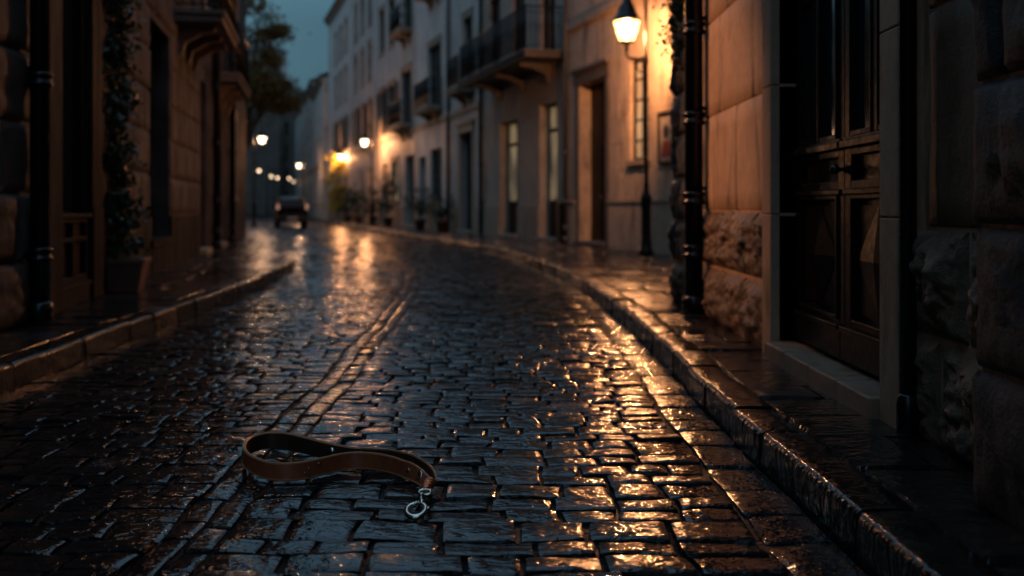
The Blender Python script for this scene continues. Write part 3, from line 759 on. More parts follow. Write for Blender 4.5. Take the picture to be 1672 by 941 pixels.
# beyond
FB = Fr((-13.4, 70.6), (-13.4-.25*64, 134.6), 1)
hs = [(0, 14, 10.2, 'plaster_c', 'low_pale_house', 'low pale house just past the tall corner house'), (14.01, 30, 11.6, 'plaster_d', 'far_grey_house', 'far grey house in the middle of the distant right row'),
      (30.01, 48, 12.4, 'plaster_c', 'distant_white_house', 'distant whitish house beyond the car'), (48.01, 65, 12.8, 'plaster_d', 'last_row_house', 'farthest house of the distant right row')]
gg = lambda a, b, H: [(x, x+1.2, z, z+1.9, 'pwin') for x in [a+1.4+3.0*i for i in range(int((b-a-1.6)/3.0))] for z in [1.2+3.1*j for j in range(int((H-1.2)/3.1))]]
for a, b, H, m, nm, lb in hs: std(FB, a, b, H, nm, lb, M[m], [], gg(a, b, H), plinth=False, depth=8)
# closing buildings across the end
FC = Fr((-41.5, 133.5), (-31.4, 138.5), -1)
std(FC, 0, FC.L, 22.5, 'tall_end_house', 'tall house closing the far end of the street, left', M['plaster_d'], [], [(x, x+1.0, z, z+1.9, 'swin') for x in [1.2+2.6*i for i in range(4)] for z in [1.2+3.0*j for j in range(7)]], plinth=False, depth=10)
FC2 = Fr((-36, 150), (-14, 151), -1)
std(FC2, 0, FC2.L, 14.5, 'low_end_house', 'lower house closing the far end of the street, right', M['plaster_d'], [], gg(0, FC2.L, 14.5), plinth=False, depth=10)
FC3 = Fr((-30.6, 131), (-28.6, 139), -1)
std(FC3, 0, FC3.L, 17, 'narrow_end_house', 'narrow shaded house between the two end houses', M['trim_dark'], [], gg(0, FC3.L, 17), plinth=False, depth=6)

# ================================================= left side
FL0 = Fr((-3.43, -3), (-3.43, 7.15), -1)
l0 = empty('rough_stone_house', (-4.2, 4, 0), 'dark rough stone wall at the left edge of the street', 'house')
shell(FL0, 0, 10.15, 8.0, [], 7, l0, M['grey_stone'])
mb = MB(); blocks(mb, FL0, 3, 10.14, KZ-.02, 1.05, [], .5, .46, .05, .012, .05, (18, 14), .03)
blocks(mb, FL0, 3, 10.14, 1.05, 8, [], .62, .5, .02, .012, .025, (12, 10), .02)
mb.build('stone_blocks', M['grey_stone'], l0)
LX = lambda D: -2.064-.195*D
FL = Fr((LX(7.15), 7.15), (LX(28.5), 28.5), -1)
uL = FL.u
def ul(px):
    m = (px-CX)/FPX; return uL(-2.064/(m+.195))
downpipe(FL0, 10.0, 7.9, l0, .068, .11, cols_=(.62, 1.85, 3.2))
# shopfront house
l1 = empty('shuttered_shop_house', FL.p(1, 0, -1), 'dark shopfront with panelled timber base beside the left downpipe', 'shop')
a1, b1 = 0.0, ul(160)
sh = (ul(92), ul(142), KZ, 3.1)
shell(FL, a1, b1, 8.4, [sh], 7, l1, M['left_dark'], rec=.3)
mb = MB()
fbox(mb, FL, sh[0], sh[1], KZ, 3.1, -.2, -.12)
fbox(mb, FL, sh[0], sh[1], KZ+.0, KZ+.14, -.12, .03); fbox(mb, FL, sh[0], sh[1], KZ+.14, KZ+.18, -.12, .045)
fbox(mb, FL, sh[0], sh[1], .86, .9, -.12, .05); fbox(mb, FL, sh[0], sh[1], KZ+.18, .86, -.12, -.04)
mid = (sh[0]+sh[1])/2
for c_, d_ in ((KZ+.18, KZ+.24), (.66, .70), (.82, .86)): fbox(mb, FL, sh[0], sh[1], c_, d_, -.04, .01)
for a_, b_ in ((sh[0], sh[0]+.06), (mid-.03, mid+.03), (sh[1]-.06, sh[1])): fbox(mb, FL, a_, b_, KZ+.24, .66, -.04, .01); fbox(mb, FL, a_, b_, .70, .82, -.04, .01)
mb.build('shopfront_panel', M['wood_b'], l1, .005)
mb = MB(); mb.poly([FL.p(sh[0]+.05, .92, -.1), FL.p(sh[1]-.05, .92, -.1), FL.p(sh[1]-.05, 3.05, -.1), FL.p(sh[0]+.05, 3.05, -.1)]); mb.build('shop_window', M['glass'], l1)
for a_, b_ in ((sh[0], sh[0]+.05), (sh[1]-.05, sh[1])): mb = MB(); fbox(mb, FL, a_, b_, .9, 3.1, -.12, -.03); mb.build('window_frame', M['wood'], l1)
mb = MB(); fbox(mb, FL, sh[1]+.01, b1-.02, KZ, .95, 0, .06); fbox(mb, FL, sh[1]+.03, b1-.04, .95, 3.4, 0, .045); mb.build('pilaster', M['left_dark'], l1, .008)
mb = MB(); fbox(mb, FL, .02, sh[0]-.01, KZ, 3.4, 0, .05); mb.build('pilaster', M['left_dark'], l1, .008)
mb = MB(); fbox(mb, FL, 0, b1, 3.4, 3.75, 0, .1); mb.build('fascia', M['left_dark'], l1, .008)
# ivy house
a2, b2 = b1+.01, ul(322)
op = [(ul(243), ul(276), .55, 3.3, 'pwin')]
l2 = empty('warm_plaster_house', FL.p(5, 0, -1), 'warm brown stone house with a deep dark window beside the climbing plant', 'house')
upw = [(x, x+1.1, 5.0, 7.0, 'win') for x in (a2+1.2, a2+4.2, a2+6.6)]
shell(FL, a2, b2, 9.2, [g[:4] for g in op+upw], 8, l2, M['left_wall'], rec=.35)
window(FL, op[0], l2, .28, rows=2, lintel=False, trim='left_dark')
for g in upw: window(FL, g, l2)
mb = MB(); blocks(mb, FL, a2, b2, .85, 9.0, [(g[0]-.02, g[1]+.02, g[2]-.1, g[3]+.02) for g in op]+[(g[0]-.15, g[1]+.15, g[2]-.1, g[3]+.2) for g in upw], 1.0, .52, .022, .022, .012, (8, 5), .016)
mb.build('ashlar_blocks', M['left_wall'], l2)
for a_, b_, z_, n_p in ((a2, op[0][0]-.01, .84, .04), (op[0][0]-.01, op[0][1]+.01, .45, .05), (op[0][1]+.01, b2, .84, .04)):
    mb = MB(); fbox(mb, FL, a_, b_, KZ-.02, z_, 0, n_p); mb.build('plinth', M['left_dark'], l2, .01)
# balcony house left
a3, b3 = b2+.01, FL.L
op = [(ul(336), ul(327), KZ+.05, 3.2, 'plaindoor'), (ul(362), ul(355), KZ+.05, 3.1, 'plaindoor'), (ul(384), ul(378), 1.2, 3.1, 'pwin')]
l3 = empty('overhanging_balcony_house', FL.p((a3+b3)/2, 0, -1), 'tall brown house on the left with two overhanging balconies', 'house')
opx = [(min(g[0], g[1]), max(g[0], g[1]), *g[2:]) for g in op]
upw = [(x, x+1.1, 4.6, 6.8, 'win') for x in (a3+1.2, a3+4.0, a3+7.4)]+[(x, x+1.1, 8.2, 10, 'win') for x in (a3+1.2, a3+4.0, a3+7.4)]
shell(FL, a3, b3, 11.5, [g[:4] for g in opx+upw], 8, l3, M['left_wall'], rec=.35)
for g in opx: (door(FL, g, l3, .3, lintel=False) if g[4] == 'plaindoor' else window(FL, g, l3))
for g in upw: window(FL, g, l3)
balcony(FL, uL(14.2), uL(16.7), 3.62, .68, l2, 1.0, 3, 'trim_dark'); balcony(FL, uL(19.4), uL(22.6), 3.42, .5, l3, 1.0, 3, 'trim_dark')
mb = MB(); blocks(mb, FL, a3, b3, .85, 4.0, [(g[0]-.02, g[1]+.02, g[2]-.1, g[3]+.1) for g in opx], 1.0, .55, .01, .012)
mb.build('ashlar_blocks', M['left_wall'], l3)
downpipe(FL, ul(345), 11, l3, .07, .1); downpipe(FL, ul(372), 11, l3, .07, .1)
cornice(FL, a3, b3, 11.5, l3, 'trim_dark'); roof(FL, a3, b3, 11.5, 8, l3)
FL4 = Fr((-11.6, 37.5), (-11.6-.272*34, 71.5), -1)
std(FL4, 0, FL4.L, 10.5, 'hidden_row_house', 'pale house set back past the left tree', M['plaster_d'], [], gg(0, FL4.L, 10.5), plinth=False)
FL5 = Fr((-21.3, 75), (-33.6, 120), -1)
std(FL5, 0, 20, 15, 'far_left_house', 'far tall house on the left side past the tree', M['plaster_c'], [], gg(0, 20, 15), plinth=False)
std(FL5, 20.01, FL5.L, 19, 'farthest_left_house', 'farthest tall house on the left side with rows of windows', M['plaster_d'], [], gg(20, FL5.L, 19), plinth=False)

# ================================================= street lamps
def make_lamp(glow, pane, g=1.0, watt=1500, lc=(1., .41, .16)):
    r = empty('street_lamp', (0, 0, 0), 'x', 'street lamp', 'black iron street lamps with glowing lanterns')
    mb = MB()
    mb.lathe([(.13, 0), (.13, .06), (.10, .1), (.10, .22), (.085, .26), (.085, .9), (.1, .94), (.1, 1.0), (.07, 1.06), (.05, 1.14), (.055, 1.2), (.042, 1.26), (.036, 3.3), (.05, 3.34), (.05, 3.4), (.034, 3.46), (.03, 4.75), (.045, 4.8), (.02, 4.88), (.005, 4.95)], 14)
    mb.build('post', M['iron'], r)
    Z = lambda z: 3.86+(z-3.86)*g
    mb = MB(); ax = .37
    mb.tube(crom([(0, 0, 4.42), (.04, 0, 4.58), (.12, 0, 4.66), (.22, 0, 4.68), (.32, 0, 4.62), (ax, 0, 4.52), (ax, 0, Z(4.42))], 5), .022, 8)
    mb.build('arm', M['iron'], r); mb = MB()
    mb.tube(crom([(0, 0, 3.38), (.1, 0, 3.36), (.2, 0, 3.40), (.3, 0, 3.40), (ax, 0, 3.44), (ax, 0, Z(3.55))], 5), .02, 8)
    mb.tube(crom([(.02, 0, 3.2), (.1, 0, 3.17), (.17, 0, 3.24), (.16, 0, 3.33), (.12, 0, 3.37)], 5), .012, 6)
    mb.build('bracket', M['iron'], r)
    def ring(rad, z, n=6): return [(ax+rad*g*math.cos(2*PI*(k+.5)/n), rad*g*math.sin(2*PI*(k+.5)/n), Z(z)) for k in range(n)]
    r0, r1_, z0_, z1_ = .125, .235, 3.68, 4.04
    mb = MB()
    mb.lathe([(a*g, Z(b)) for a, b in [(.262, 4.03), (.262, 4.06), (.205, 4.12), (.16, 4.21), (.12, 4.32), (.08, 4.36), (.085, 4.40), (.035, 4.44), (.022, 4.55)]], 12, 0, (ax, 0, 0), True)
    A, B = ring(r0+.004, z0_), ring(r1_+.006, z1_)
    for k in range(6): mb.tube([A[k], B[k]], .012*g, 5); mb.tube([A[k], A[(k+1) % 6]], .014*g, 5); mb.tube([B[k], B[(k+1) % 6]], .016*g, 5)
    mb.lathe([(a*g, Z(b)) for a, b in [(.02, 3.50), (.035, 3.54), (.03, 3.60), (.05, 3.635), (.12, 3.665), (.12, 3.675)]], 10, 0, (ax, 0, 0))
    ln = mb.build('lantern', M['iron'], r)
    mb = MB(); a_, b_ = ring(r0-.004, z0_+.005), ring(r1_-.006, z1_-.005)
    for k in range(6): mb.poly([a_[k], a_[(k+1) % 6], b_[(k+1) % 6], b_[k]])
    mb.build('glass', pane, ln)
    mb = MB(); mb.sphere((ax, 0, Z(3.87)), .03*g, 6, 0, 1.3); mb.build('bulb', glow, ln)
    ld = bpy.data.lights.new('lamp_light', 'POINT'); ld.energy = watt; ld.color = lc; ld.shadow_soft_size = .07*g
    lo = bpy.data.objects.new('lamp_light', ld); col.objects.link(lo); lo.parent = r; lo.location = (ax, 0, Z(3.87))
    return r
NA = math.atan2(FA.Nn.y, FA.Nn.x)
lamp = make_lamp(M['lampglow'], M['lamp_pane'])
gl = 'black iron street lamps with glowing lanterns'
lamp.location = (2.33, 17.3, KZ); lamp.rotation_euler = (0, 0, NA+.05)
lamp['label'] = 'large bright black iron street lamp against the cream wall, nearest on the right'
def lampat(px, py, D, rz, label, z=KZ, proto=None, s=1.):
    """lantern seen at px; post set back along the arm"""
    x = (px-CX)/FPX*D
    dup(proto or lamp, (x-.37*s*math.cos(rz), D-.37*s*math.sin(rz), z), rz, s, label)
lampm = make_lamp(M['lampglow'], M['lamp_pane_c'], .85, 1000); lampm.location = ((595-CX)/FPX*47-.37*math.cos(NA), 47-.37*math.sin(NA), KZ); lampm.rotation_euler = (0, 0, NA)
lampm['label'] = 'second lit lamp on the right, washing the grey house front with light'
lampat(556, 257, 60.5, NA, 'lit lamp beside the yellow-green shrub on the right', proto=lampm)
lamp2 = make_lamp(M['lampglow_c'], M['lamp_pane_c'], .8, 380, (1., .5, .26)); lamp2.location = ((488-CX)/FPX*73+.37, 73, KZ); lamp2.rotation_euler = (0, 0, NA)
lamp2['label'] = 'paler lit lamp just above and right of the parked car'
lampat(428, 228, 45, 0, 'lit lamp on the left pavement under the tree', proto=lamp2, s=1.0)
lamp3 = make_lamp(M['lampglow_f'], M['lamp_pane_f'], .62, 32, (1., .55, .32)); lamp3.location = ((443-CX)/FPX*98-.37, 98, KZ)
lamp3['label'] = 'tiny distant lamp above the left side of the car'
lampat(423, 277, 83, 0, 'small distant lamp on the left, directly below the tree lamp', proto=lamp3)
lampat(399, 265, 74, 0, 'faint small lamp at the end of the left brown wall', proto=lamp3, s=.8)
lampat(453, 288, 103, 0, 'tiny distant lamp, one of the two close together above the car', proto=lamp3)
lampat(472, 286, 105, NA, 'tiny distant lamp above the middle of the car roof', proto=lamp3)
lampat(479, 293, 118, NA, 'lowest tiny lamp right above the car roof', proto=lamp3)
# unseen wall lantern added on the left house to warm the right wall
wl = empty('added_wall_lantern', (-3.5, 9.6, 4.7), 'added wall lantern, out of view high on the dark left wall', 'lantern')
mb = MB(); c = Vector((-3.42, 9.6, 4.7))
mb.tube(crom([(-3.93, 9.6, 4.6), (-3.8, 9.6, 5.0), (-3.5, 9.6, 5.15), (-3.42, 9.6, 5.04)], 5), .014, 7)
mb.lathe([(.24, .2), (.2, .26), (.1, .33), (.03, .36)], 12, 0, c)
for k in range(6):
    t = 2*PI*(k+.5)/6; mb.tube([c+Vector((.13*math.cos(t), .13*math.sin(t), -.2)), c+Vector((.22*math.cos(t), .22*math.sin(t), .2))], .01, 5)
mb.build('frame', M['iron'], wl)
mb = MB()
A = [c+Vector((.125*math.cos(2*PI*(k+.5)/6), .125*math.sin(2*PI*(k+.5)/6), -.19)) for k in range(6)]; B = [c+Vector((.215*math.cos(2*PI*(k+.5)/6), .215*math.sin(2*PI*(k+.5)/6), .19)) for k in range(6)]
for k in range(6): mb.poly([A[k], A[(k+1) % 6], B[(k+1) % 6], B[k]])
mb.build('glass', M['lampglow_w'], wl)
sd_ = bpy.data.lights.new('added_lantern_light', 'SPOT'); sd_.energy = 1300; sd_.color = (1., .43, .20); sd_.spot_size = math.radians(29); sd_.spot_blend = 1.; sd_.shadow_soft_size = .07  # added narrow spot, shaped to warm the right wall and spare the road
so_ = bpy.data.objects.new('added_lantern_light', sd_); col.objects.link(so_)
p_ = c+Vector((.26, -.05, 0)); so_.location = p_-parent_world(wl); so_.parent = wl
so_.rotation_euler = (Vector((1.47, 7.1, 1.45))-p_).to_track_quat('-Z', 'Y').to_euler()

# ================================================= leaves
def leaves(mb, c, rad, n, size, sq=(1, 1, 1), mi=0, clump=None):
    for _ in range(n):
        v = Vector((random.gauss(0, .42), random.gauss(0, .42), random.gauss(0, .42)))
        p = Vector(c)+Vector((v.x*rad*sq[0], v.y*rad*sq[1], v.z*rad*sq[2])); s = size*R(.6, 1.4)
        a = Vector((R(-1, 1), R(-1, 1), R(-1, 1))).normalized(); b = a.cross(Vector((R(-1, 1), R(-1, 1), R(-1, 1)))).normalized()
        mb.poly([p-a*s, p+b*s*.45, p+a*s, p-b*s*.45], mi)
# climbing plant
pc = Vector(((201-CX)/FPX*9.75, 9.78, KZ))
cp = empty('climbing_plant', pc, 'tall dark climbing plant growing from a square clay pot on the left pavement', 'plant')
mb = MB(); ang = math.atan2(FL.U.y, FL.U.x); rot = Matrix.Translation(pc) @ Matrix.Rotation(ang-PI/2, 4, 'Z')
mb.M = rot
a_, b_, hh = .155, .205, .32
def frust(mb, a, b, z0, z1): mb.hexa([(-a, -a, z0), (a, -a, z0), (a, a, z0), (-a, a, z0), (-b, -b, z1), (b, -b, z1), (b, b, z1), (-b, b, z1)])
frust(mb, a_, b_, 0, hh-.05); frust(mb, b_+.015, b_+.02, hh-.05, hh)
mb.build('pot', M['clay'], cp, .008)
mb = MB(); mb.M = rot
frust(mb, .18, .18, hh-.04, hh+.008); mb.build('soil', M['bark'], cp)
mb = MB(); tips = []
wn = FL.Nn
for k in range(5):
    pts = []; ph = R(0, 6)
    for i in range(16):
        z = .3+i*.24; s_ = min(1, i/4)
        off = -.16*s_; sway = .19*math.sin(i*.55+ph)+.02
        pts.append(pc+Vector((wn.x*off, wn.y*off, 0))+Vector((FL.U.x, FL.U.y, 0))*sway*(.4+.6*s_)+Vector((0, 0, z)))
    mb.tube(crom(pts, 3), .009, 5); tips.append(pts)
mb.build('stem', M['bark'], cp)
mb = MB()
for pts in tips:
    for i in range(1, 16):
        for q in range(random.choice((1, 2, 3, 4))):
            p = pts[i]+Vector((R(-.14, .14), R(-.12, .12), R(-.14, .14)))
            leaves(mb, p, R(.07, .22), random.choice((40, 60, 100)), .037)
mb.build('foliage', M['leaf'], cp)
# ivy tuft at right corner
iv = empty('ivy_tuft', (1.42, 8.6, 2.6), 'tuft of green ivy hanging on the rough stone corner beside the thick downpipe', 'plant')
mb = MB(); mb.tube(crom([(1.40, 8.3, 3.6), (1.38, 8.4, 3.0), (1.4, 8.45, 2.5), (1.37, 8.5, 2.1)], 4), .012, 5); mb.build('stem', M['bark'], iv)
mb = MB()
for _ in range(26): leaves(mb, (1.37+R(-.05, .04), 8.35+R(-.3, .3), R(2.1, 3.2)), .12, 24, .028)
mb.build('foliage', M['leaf'], iv)
# trees
def tree(name, base, h, crown, n, lf, label, size=.06, limbs=7, sub=26, mats=None):
    t = empty(name, base, label, 'tree'); mb = MB(); b = Vector(base)
    top = b+Vector((crown[0][0]*.3, 0, h*.7))
    mb.tube(crom([b, b+Vector((.05, 0, h*.3)), top], 4), [.12, .115, .11, .1, .095, .09, .08, .07, .06], 8)
    cl = []
    for i in range(limbs):
        c = crown[i % len(crown)]; tgt = b+Vector((c[0]+R(-.3, .3), c[1]+R(-.4, .4), c[2]+R(-.3, .3)))
        mb.tube(crom([b+Vector((.03, 0, h*R(.3, .6))), (top+tgt)/2+Vector((0, 0, R(-.2, .3))), tgt], 3), [.05, .045, .04, .035, .03, .02, .012], 5)
    mb.build('trunk', M['bark'], t)
    mb = MB()
    for c in crown:
        for _ in range(sub):
            p = b+Vector((c[0]+random.gauss(0, .42)*c[3], c[1]+random.gauss(0, .42)*c[3], c[2]+random.gauss(0, .3)*c[3]))
            leaves(mb, p, R(.15, .4), n, size, (1.2, 1, .7))
    mb.build('crown', lf, t); return t
tree('street_tree', (-8.75, 32.2, KZ), 5.5, [(.25, 0, 4.1, .8), (.9, .2, 4.2, .6), (1.45, 0, 4.2, .45), (.5, 0, 4.6, .6), (1.1, 0, 4.6, .4), (.1, 0, 6.2, .9), (.8, 0, 6.35, .5), (1.25, 0, 6.5, .3), (.5, 0, 7.3, .8), (.9, 0, 5.6, .4), (.5, 0, 5.0, .5), (1.2, 0, 4.8, .35)], 24, M['leaf_o'], 'street tree with olive leaves leaning out past the left brown house', sub=40, limbs=12)
tree('slender_tree', (-19.6, 66, KZ), 9, [(.5, 0, 6.5, 1.2), (1.2, 0, 8, 1.2), (.8, 0, 9.5, 1.3), (1.6, 0, 5.6, .8)], 16, M['leaf'], 'slender dark tree further back on the left, behind the olive tree', .1)
# lit shrub and potted shrubs on right
def shrub(px, D, n, hgt, wid, lf, label, pot=True, name='potted_shrub', group='potted shrubs along the right houses', size=.05, off=.45):
    fx = 8.09-.3*D; x = (px-CX)/FPX*D; x = min(x, fx-off)
    t = empty(name, (x, D, KZ), label, 'shrub', group); z = KZ
    if pot:
        mb = MB(); mb.lathe([(.16, z), (.22, z+.32), (.25, z+.33), (.25, z+.4), (.2, z+.4)], 12, 0, (x, D, 0)); mb.build('pot', M['clay'], t); z += .38
    mb = MB()
    for k in range(5): mb.tube([(x, D, z), (x+R(-.2, .2)*wid, D+R(-.2, .2)*wid, z+hgt*R(.5, .8))], .015, 4)
    mb.build('stem', M['bark'], t)
    mb = MB()
    for _ in range(n): leaves(mb, (x+random.gauss(0, .28)*wid, D+random.gauss(0, .28)*wid, z+hgt*R(.15, 1)), .22, 20, size)
    mb.build('foliage', lf, t)
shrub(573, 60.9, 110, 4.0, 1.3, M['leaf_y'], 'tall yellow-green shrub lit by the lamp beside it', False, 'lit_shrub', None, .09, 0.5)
shrub(583, 56.5, 30, 1.5, 1.2, M['leaf'], 'leafy potted shrub beside the tall yellow-green shrub', size=.07)
shrub(600, 52.5, 26, 1.2, 1.0, M['leaf'], 'low potted shrub at the foot of the second right lamp', size=.07)
shrub(618, 47.8, 26, 1.4, .9, M['leaf'], 'potted shrub right of the second right lamp', size=.06)
shrub(638, 43.5, 40, 1.9, 1.0, M['leaf'], 'tallest bushy potted shrub below the wide dark balcony', size=.06)
shrub(700, 36.8, 36, 1.15, .9, M['leaf'], 'bushy potted shrub under the whitish house window', size=.05)
shrub(733, 33.2, 26, .8, .8, M['leaf'], 'small potted shrub beside the grey downpipe', size=.05)

# ================================================= parked car (seen from behind)
cd = 46.5; cx_ = (477-CX)/FPX*cd
cx_ -= .50
car = empty('parked_car', (cx_, cd, 0), 'small dark hatchback seen from behind on the far road', 'car')
rotc = Matrix.Translation((cx_, cd+1.9, 0)) @ Matrix.Rotation(math.atan(.272), 4, 'Z')
mb = MB(); mb.M = rotc
W = .74
secs = [(-1.86, .38, .62, .70, .9), (-1.9, .30, .95, .95, .97), (-1.78, .27, .98, 1.3, .97), (-1.5, .25, .98, 1.42, 1.), (-.4, .25, .98, 1.45, 1.), (.35, .25, .97, 1.40, 1.), (1.0, .25, .93, 1.02, 1.), (1.7, .28, .85, .88, .95), (1.9, .35, .7, .72, .85)]
rings = []
for y, zb, zs, zt, k in secs:
    w = W*k; tt = .78 if zt > zs+.1 else .92
    pr = [(-w*.9, zb), (-w, zb+.12), (-w*1.0, (zb+zs)/2), (-w*.97, zs), (-w*tt, zt-.05), (-w*tt*.85, zt), (0, zt+.015), (w*tt*.85, zt), (w*tt, zt-.05), (w*.97, zs), (w, (zb+zs)/2), (w, zb+.12), (w*.9, zb)]
    rings.append([mb.vert((x, y, z)) for x, z in pr])
for A, B in zip(rings, rings[1:]):
    for j in range(len(A)-1): mb.face((A[j], A[j+1], B[j+1], B[j]), 0, 0, True)
    mb.face((A[-1], A[0], B[0], B[-1]))
mb.face(rings[0]); mb.face(rings[-1][::-1])
body = mb.build('body', M['car'], car)
mb = MB(); mb.M = rotc; mb.poly([(-.58, -1.93, .98), (.58, -1.93, .98), (.5, -1.775, 1.33), (-.5, -1.775, 1.33)]); mb.build('rear_window', m_plain('tinted_glass', (.006, .007, .008), .3, spec=.2), car)
mb = MB(); mb.M = rotc; mb.box(-.72, .72, -1.98, -1.8, .32, .52); mb.build('bumper', M['rubber'], car, .03)
mb = MB(); mb.M = rotc; mb.box(-.24, .24, -2.0, -1.985, .40, .50); mb.build('number_plate', M['plate'], car)
for s in (-1, 1):
    mb = MB(); mb.M = rotc; mb.box(*sorted((s*.60, s*.72)), -1.95, -1.86, .86, 1.10); mb.build('tail_light', M['tail'], car, .02)
    mb = MB(); mb.M = rotc; mb.box(*sorted((s*.78, s*.90)), .3, .42, .98, 1.1); mb.build('wing_mirror', M['car'], car, .02)
    for y in (-1.2, 1.2):
        mb = MB(); mb.M = rotc @ Matrix.Translation((s*.64, y, .3)) @ Matrix.Rotation(PI/2, 4, 'Y'); mb.lathe([(.26, -.1), (.3, -.08), (.3, .08), (.26, .1)], 20)
        wo = mb.build('wheel', M['rubber'], car)
        mb = MB(); mb.M = rotc @ Matrix.Translation((s*.64, y, .3)) @ Matrix.Rotation(PI/2, 4, 'Y'); mb.lathe([(.1, -.108), (.19, -.106), (.19, .106), (.1, .108)], 12); mb.build('rim', M['gpipe'], wo)

# ================================================= leash
le = empty('dog_leash', G(560, 785), 'brown leather dog leash with metal clip lying on the wet cobbles', 'leash')
Ppx = [(698, 801.5), (690, 797), (679, 791.5), (664, 786), (647, 779), (623, 773), (600, 770), (580, 769.5), (560, 771.5), (527, 779), (494, 786.5), (460, 789), (432, 785), (408, 774), (397.5, 762), (400, 750), (412, 741), (439, 734.5), (470, 736), (503, 744), (537, 753), (575, 760.5), (605, 762.5), (640, 765.5), (670, 773), (693, 783.5), (704, 792), (706, 800)]
path = crom([G(a, b) for a, b in Ppx], 10)
n_ = len(path)
def strap(mb, path, off, w, th, tw, wsc, zb=.006):
    """ribbon on edge: mats 0 outer face, 1 edge, 2 inner face"""
    k = len(path); rings = []; frames = []
    for i, p in enumerate(path):
        t = (path[min(i+1, k-1)]-path[max(i-1, 0)]).normalized(); nrm = Vector((-t.y, t.x, 0)).normalized(); f = i/(k-1)
        a = tw(f); ww = w*wsc(f)
        up = Vector((0, 0, 1))*math.cos(a)+nrm*math.sin(a); nn = nrm*math.cos(a)-Vector((0, 0, 1))*math.sin(a)
        c = p+nrm*off+Vector((0, 0, zb+ww/2*abs(math.cos(a))+.004*abs(math.sin(a))))
        frames.append((c, up, nn, t, ww))
        b = .0018
        cs = [(-ww/2+b, -th/2), (ww/2-b, -th/2), (ww/2, -th/2+b), (ww/2, th/2-b), (ww/2-b, th/2), (-ww/2+b, th/2), (-ww/2, th/2-b), (-ww/2, -th/2+b)]
        rings.append([mb.vert(c+up*u+nn*v) for u, v in cs])
    mi = [0, 1, 1, 1, 2, 1, 1, 1]
    for A, B in zip(rings, rings[1:]):
        for j in range(8): mb.face((A[j], A[(j+1) % 8], B[(j+1) % 8], B[j]), mi[j])
    mb.face(rings[0], 1); mb.face(rings[-1][::-1], 1)
    return frames
def tw(f):
    if f < .12: return -.75*(1-f/.12)
    if f > .90: return .9*(f-.90)/.10
    return 0.04*math.sin(f*9)
def wsc(f):
    if f < .10: return .62+.38*(f/.10)
    if f > .90: return 1-.42*(f-.90)/.10
    return 1
HW = .064
mb = MB()
fr = strap(mb, path, 0, HW, .0055, tw, wsc)
# which side is outside of the loop? path goes right->left along the front, so outside (towards camera) is the left normal's opposite
i0, i1 = int(n_*.30), int(n_*.80)
fr2 = strap(mb, path[i0:i1], -.0075, HW*.97, .0050, lambda f: .02, lambda f: 1)
# swap outer/inner according to the direction
mid = fr[int(n_*.42)]; outer_is_pos = mid[2].y < 0
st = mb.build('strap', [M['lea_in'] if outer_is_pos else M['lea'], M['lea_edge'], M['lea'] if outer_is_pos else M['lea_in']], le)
sg = 1 if outer_is_pos else -1
mb = MB()
acc = 0
for i in range(6, n_-6):
    c, up, nn, t, ww = fr[i]; c2 = fr[i+1][0]; L = (c2-c).length; k = max(1, round(L/.009))
    for j in range(k):
        if (j % 1) == 0:
            for e in (-1, 1):
                for side in (1, -1):
                    p = c.lerp(c2, (j+.2)/k)+up*e*(ww/2-.005)+nn*side*(.0029); q = c.lerp(c2, (j+.72)/k)+up*e*(ww/2-.005)+nn*side*(.0029)
                    mb.tube([p, q], .0014, 5)
mb.build('stitching', M['thread'], st)
def rivet(fpos, side, r, h, dz=0., nm='rivet', sq=1.):
    i = min(range(n_), key=lambda k: (fr[k][0]-fpos).length); c, up, nn, t, ww = fr[i]
    c = c+up*dz+nn*side*.003
    mb = MB(); rings = []
    for rr, hh_ in ((r, 0), (r, h*.4), (r*.85, h*.8), (r*.5, h), (.0004, h*1.02)):
        rings.append([mb.vert(c+t*rr*sq*math.cos(2*PI*j/16)+up*rr*math.sin(2*PI*j/16)+nn*side*hh_) for j in range(16)])
    for A, B in zip(rings, rings[1:]):
        for j in range(16): mb.face((A[j], A[(j+1) % 16], B[(j+1) % 16], B[j]), 0, 0, True)
    mb.build(nm, M['metal'] if r > .007 else M['brass'], le)
rivet(G(524, 748, .03), -sg, .016, .015, .004)
rivet(G(527, 778, .03), sg, .005, .003, .004); rivet(G(518, 780, .03), sg, .004, .003, -.008); rivet(G(545, 774, .03), sg, .006, .003, .012)
rivet(G(660, 784, .03), sg, .018, .004, .003); rivet(G(644, 778, .03), sg, .009, .002, .002)
# snap hook
mb = MB()
e0 = (fr[1][0]+fr[-2][0])/2
def circ(c, ax, ay, rx, ry, t0=0, t1=2*PI, n=28): return [c+ax*rx*math.cos(t0+(t1-t0)*k/n)+ay*ry*math.sin(t0+(t1-t0)*k/n) for k in range(n+1)]
rc = G(679.5, 838, .012); neck = G(695, 818, .022)
dirn = (Vector((neck.x, neck.y, 0))-Vector((rc.x, rc.y, 0))).normalized(); sidev = Vector((dirn.y, -dirn.x, 0)); tilt = (dirn+Vector((0, 0, .42))).normalized()
rc.z = .020
mb.tube(circ(rc, sidev, tilt, 0.029, .030, .62*PI, 2.38*PI, 36), .0088, 10)
g0 = circ(rc, sidev, tilt, 0.029, .030, .62*PI, 2.38*PI, 36)
mb.tube([g0[-1], rc+tilt*.040+sidev*.006, rc+tilt*.055], [.0080, .0100, .0085], 10)
mb.tube([g0[0]-sidev*.006, rc+sidev*-.012+tilt*.031, rc+tilt*.040-sidev*.002], [.005, .006, .006], 8)
mb.lathe([(.008, -.006), (.012, -.002), (.012, .005), (.008, .010), (.010, .014), (.007, .018)], 12, 0, rc+tilt*.058)
hk = mb.build('snap_hook', M['metal'], le)
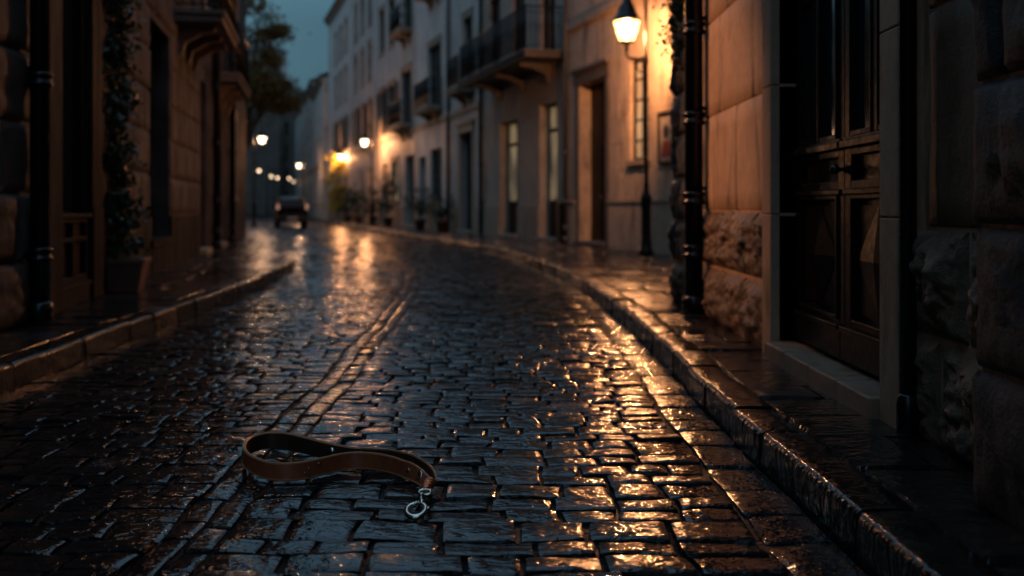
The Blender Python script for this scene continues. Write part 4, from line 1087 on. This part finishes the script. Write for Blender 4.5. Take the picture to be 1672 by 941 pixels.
mb = MB(); p0 = g0[6]; mb.tube([p0, p0+sidev*.0, p0+Vector((.0, 0, 0))+(p0-rc).normalized()*.012], [.003, .003, .004], 8)
mb.tube([g0[30], g0[30]+(g0[30]-rc).normalized()*.013+Vector((0, 0, .004))], [.003, .0045], 8)
mb.build('thumb_lever', M['metal'], hk)
mb = MB(); eye = rc+tilt*.078+Vector((.004, .006, .004))
mb.tube(circ(eye, sidev, (tilt+Vector((0, 0, .3))).normalized(), .019, .010, 0, 2*PI, 28), .0042, 8)
mb.build('swivel_ring', M['metal'], le)
for ph in (0, PI):
    mb = MB(); A_ = (fr[2][0]+fr[-3][0])/2; B_ = eye+tilt*.008; ax_ = (B_-A_).normalized(); e1 = ax_.cross(Vector((0, 0, 1))).normalized(); e2 = ax_.cross(e1)
    mb.tube([A_.lerp(B_, k/20)+(e1*math.cos(ph+k*.62)+e2*math.sin(ph+k*.62))*(.011-.006*k/20) for k in range(21)], [.0125-.0055*k/20 for k in range(21)], 8)
    mb.build('braided_cord', M['lea'], le)

# ================================================= world and sun
w = bpy.data.worlds.new('World'); scn.world = w; w.use_nodes = True; nt = w.node_tree
bg = nt.nodes['Background']
sky = nt.nodes.new('ShaderNodeTexSky'); sky.sky_type = 'NISHITA'; sky.sun_disc = False
sky.sun_elevation = math.radians(1.0); sky.sun_rotation = math.radians(200); sky.ozone_density = 3; sky.air_density = 1.2; sky.dust_density = 1
tc = nt.nodes.new('ShaderNodeTexCoord'); sp = nt.nodes.new('ShaderNodeSeparateXYZ'); nt.links.new(tc.outputs['Generated'], sp.inputs[0])
cl = nt.nodes.new('ShaderNodeTexNoise'); cl.inputs['Scale'].default_value = 2.5; cl.inputs['Detail'].default_value = 5; nt.links.new(tc.outputs['Generated'], cl.inputs['Vector'])
rp = ramp(nt, sp.outputs['Z'], [(0., (.90, 1.95, 2.5)), (.18, (.72, 1.65, 2.2)), (.5, (2.3, 4.1, 5.9)), (1., (3.1, 5.2, 7.6))])
cm = ramp(nt, cl.outputs['Fac'], [(.3, .65), (.7, 1.3)])
over = mixc(nt, 1., rp.outputs[0], cm.outputs[0], 'MULTIPLY')
fin = mixc(nt, .85, sky.outputs[0], over)
nt.links.new(fin, bg.inputs['Color']); bg.inputs['Strength'].default_value = .10
sl = bpy.data.lights.new('sun', 'SUN'); sl.energy = .02; sl.angle = math.radians(30); sl.color = (.75, .85, 1.)
so = bpy.data.objects.new('sun', sl); col.objects.link(so); so.rotation_euler = (math.radians(50), 0, math.radians(20))

# ================================================= render settings
scn.view_settings.view_transform = 'Standard'; scn.view_settings.look = 'None'; scn.view_settings.exposure = 0; scn.view_settings.gamma = 1
cy = scn.cycles; cy.use_denoising = True
try: cy.denoiser = 'OPENIMAGEDENOISE'; cy.denoising_input_passes = 'RGB_ALBEDO_NORMAL'; cy.denoising_prefilter = 'ACCURATE'
except Exception: pass
cy.max_bounces = 5; cy.diffuse_bounces = 3; cy.glossy_bounces = 3; cy.transmission_bounces = 2
cy.sample_clamp_indirect = 6; cy.sample_clamp_direct = 0; cy.blur_glossy = .3; cy.caustics_reflective = False; cy.caustics_refractive = False
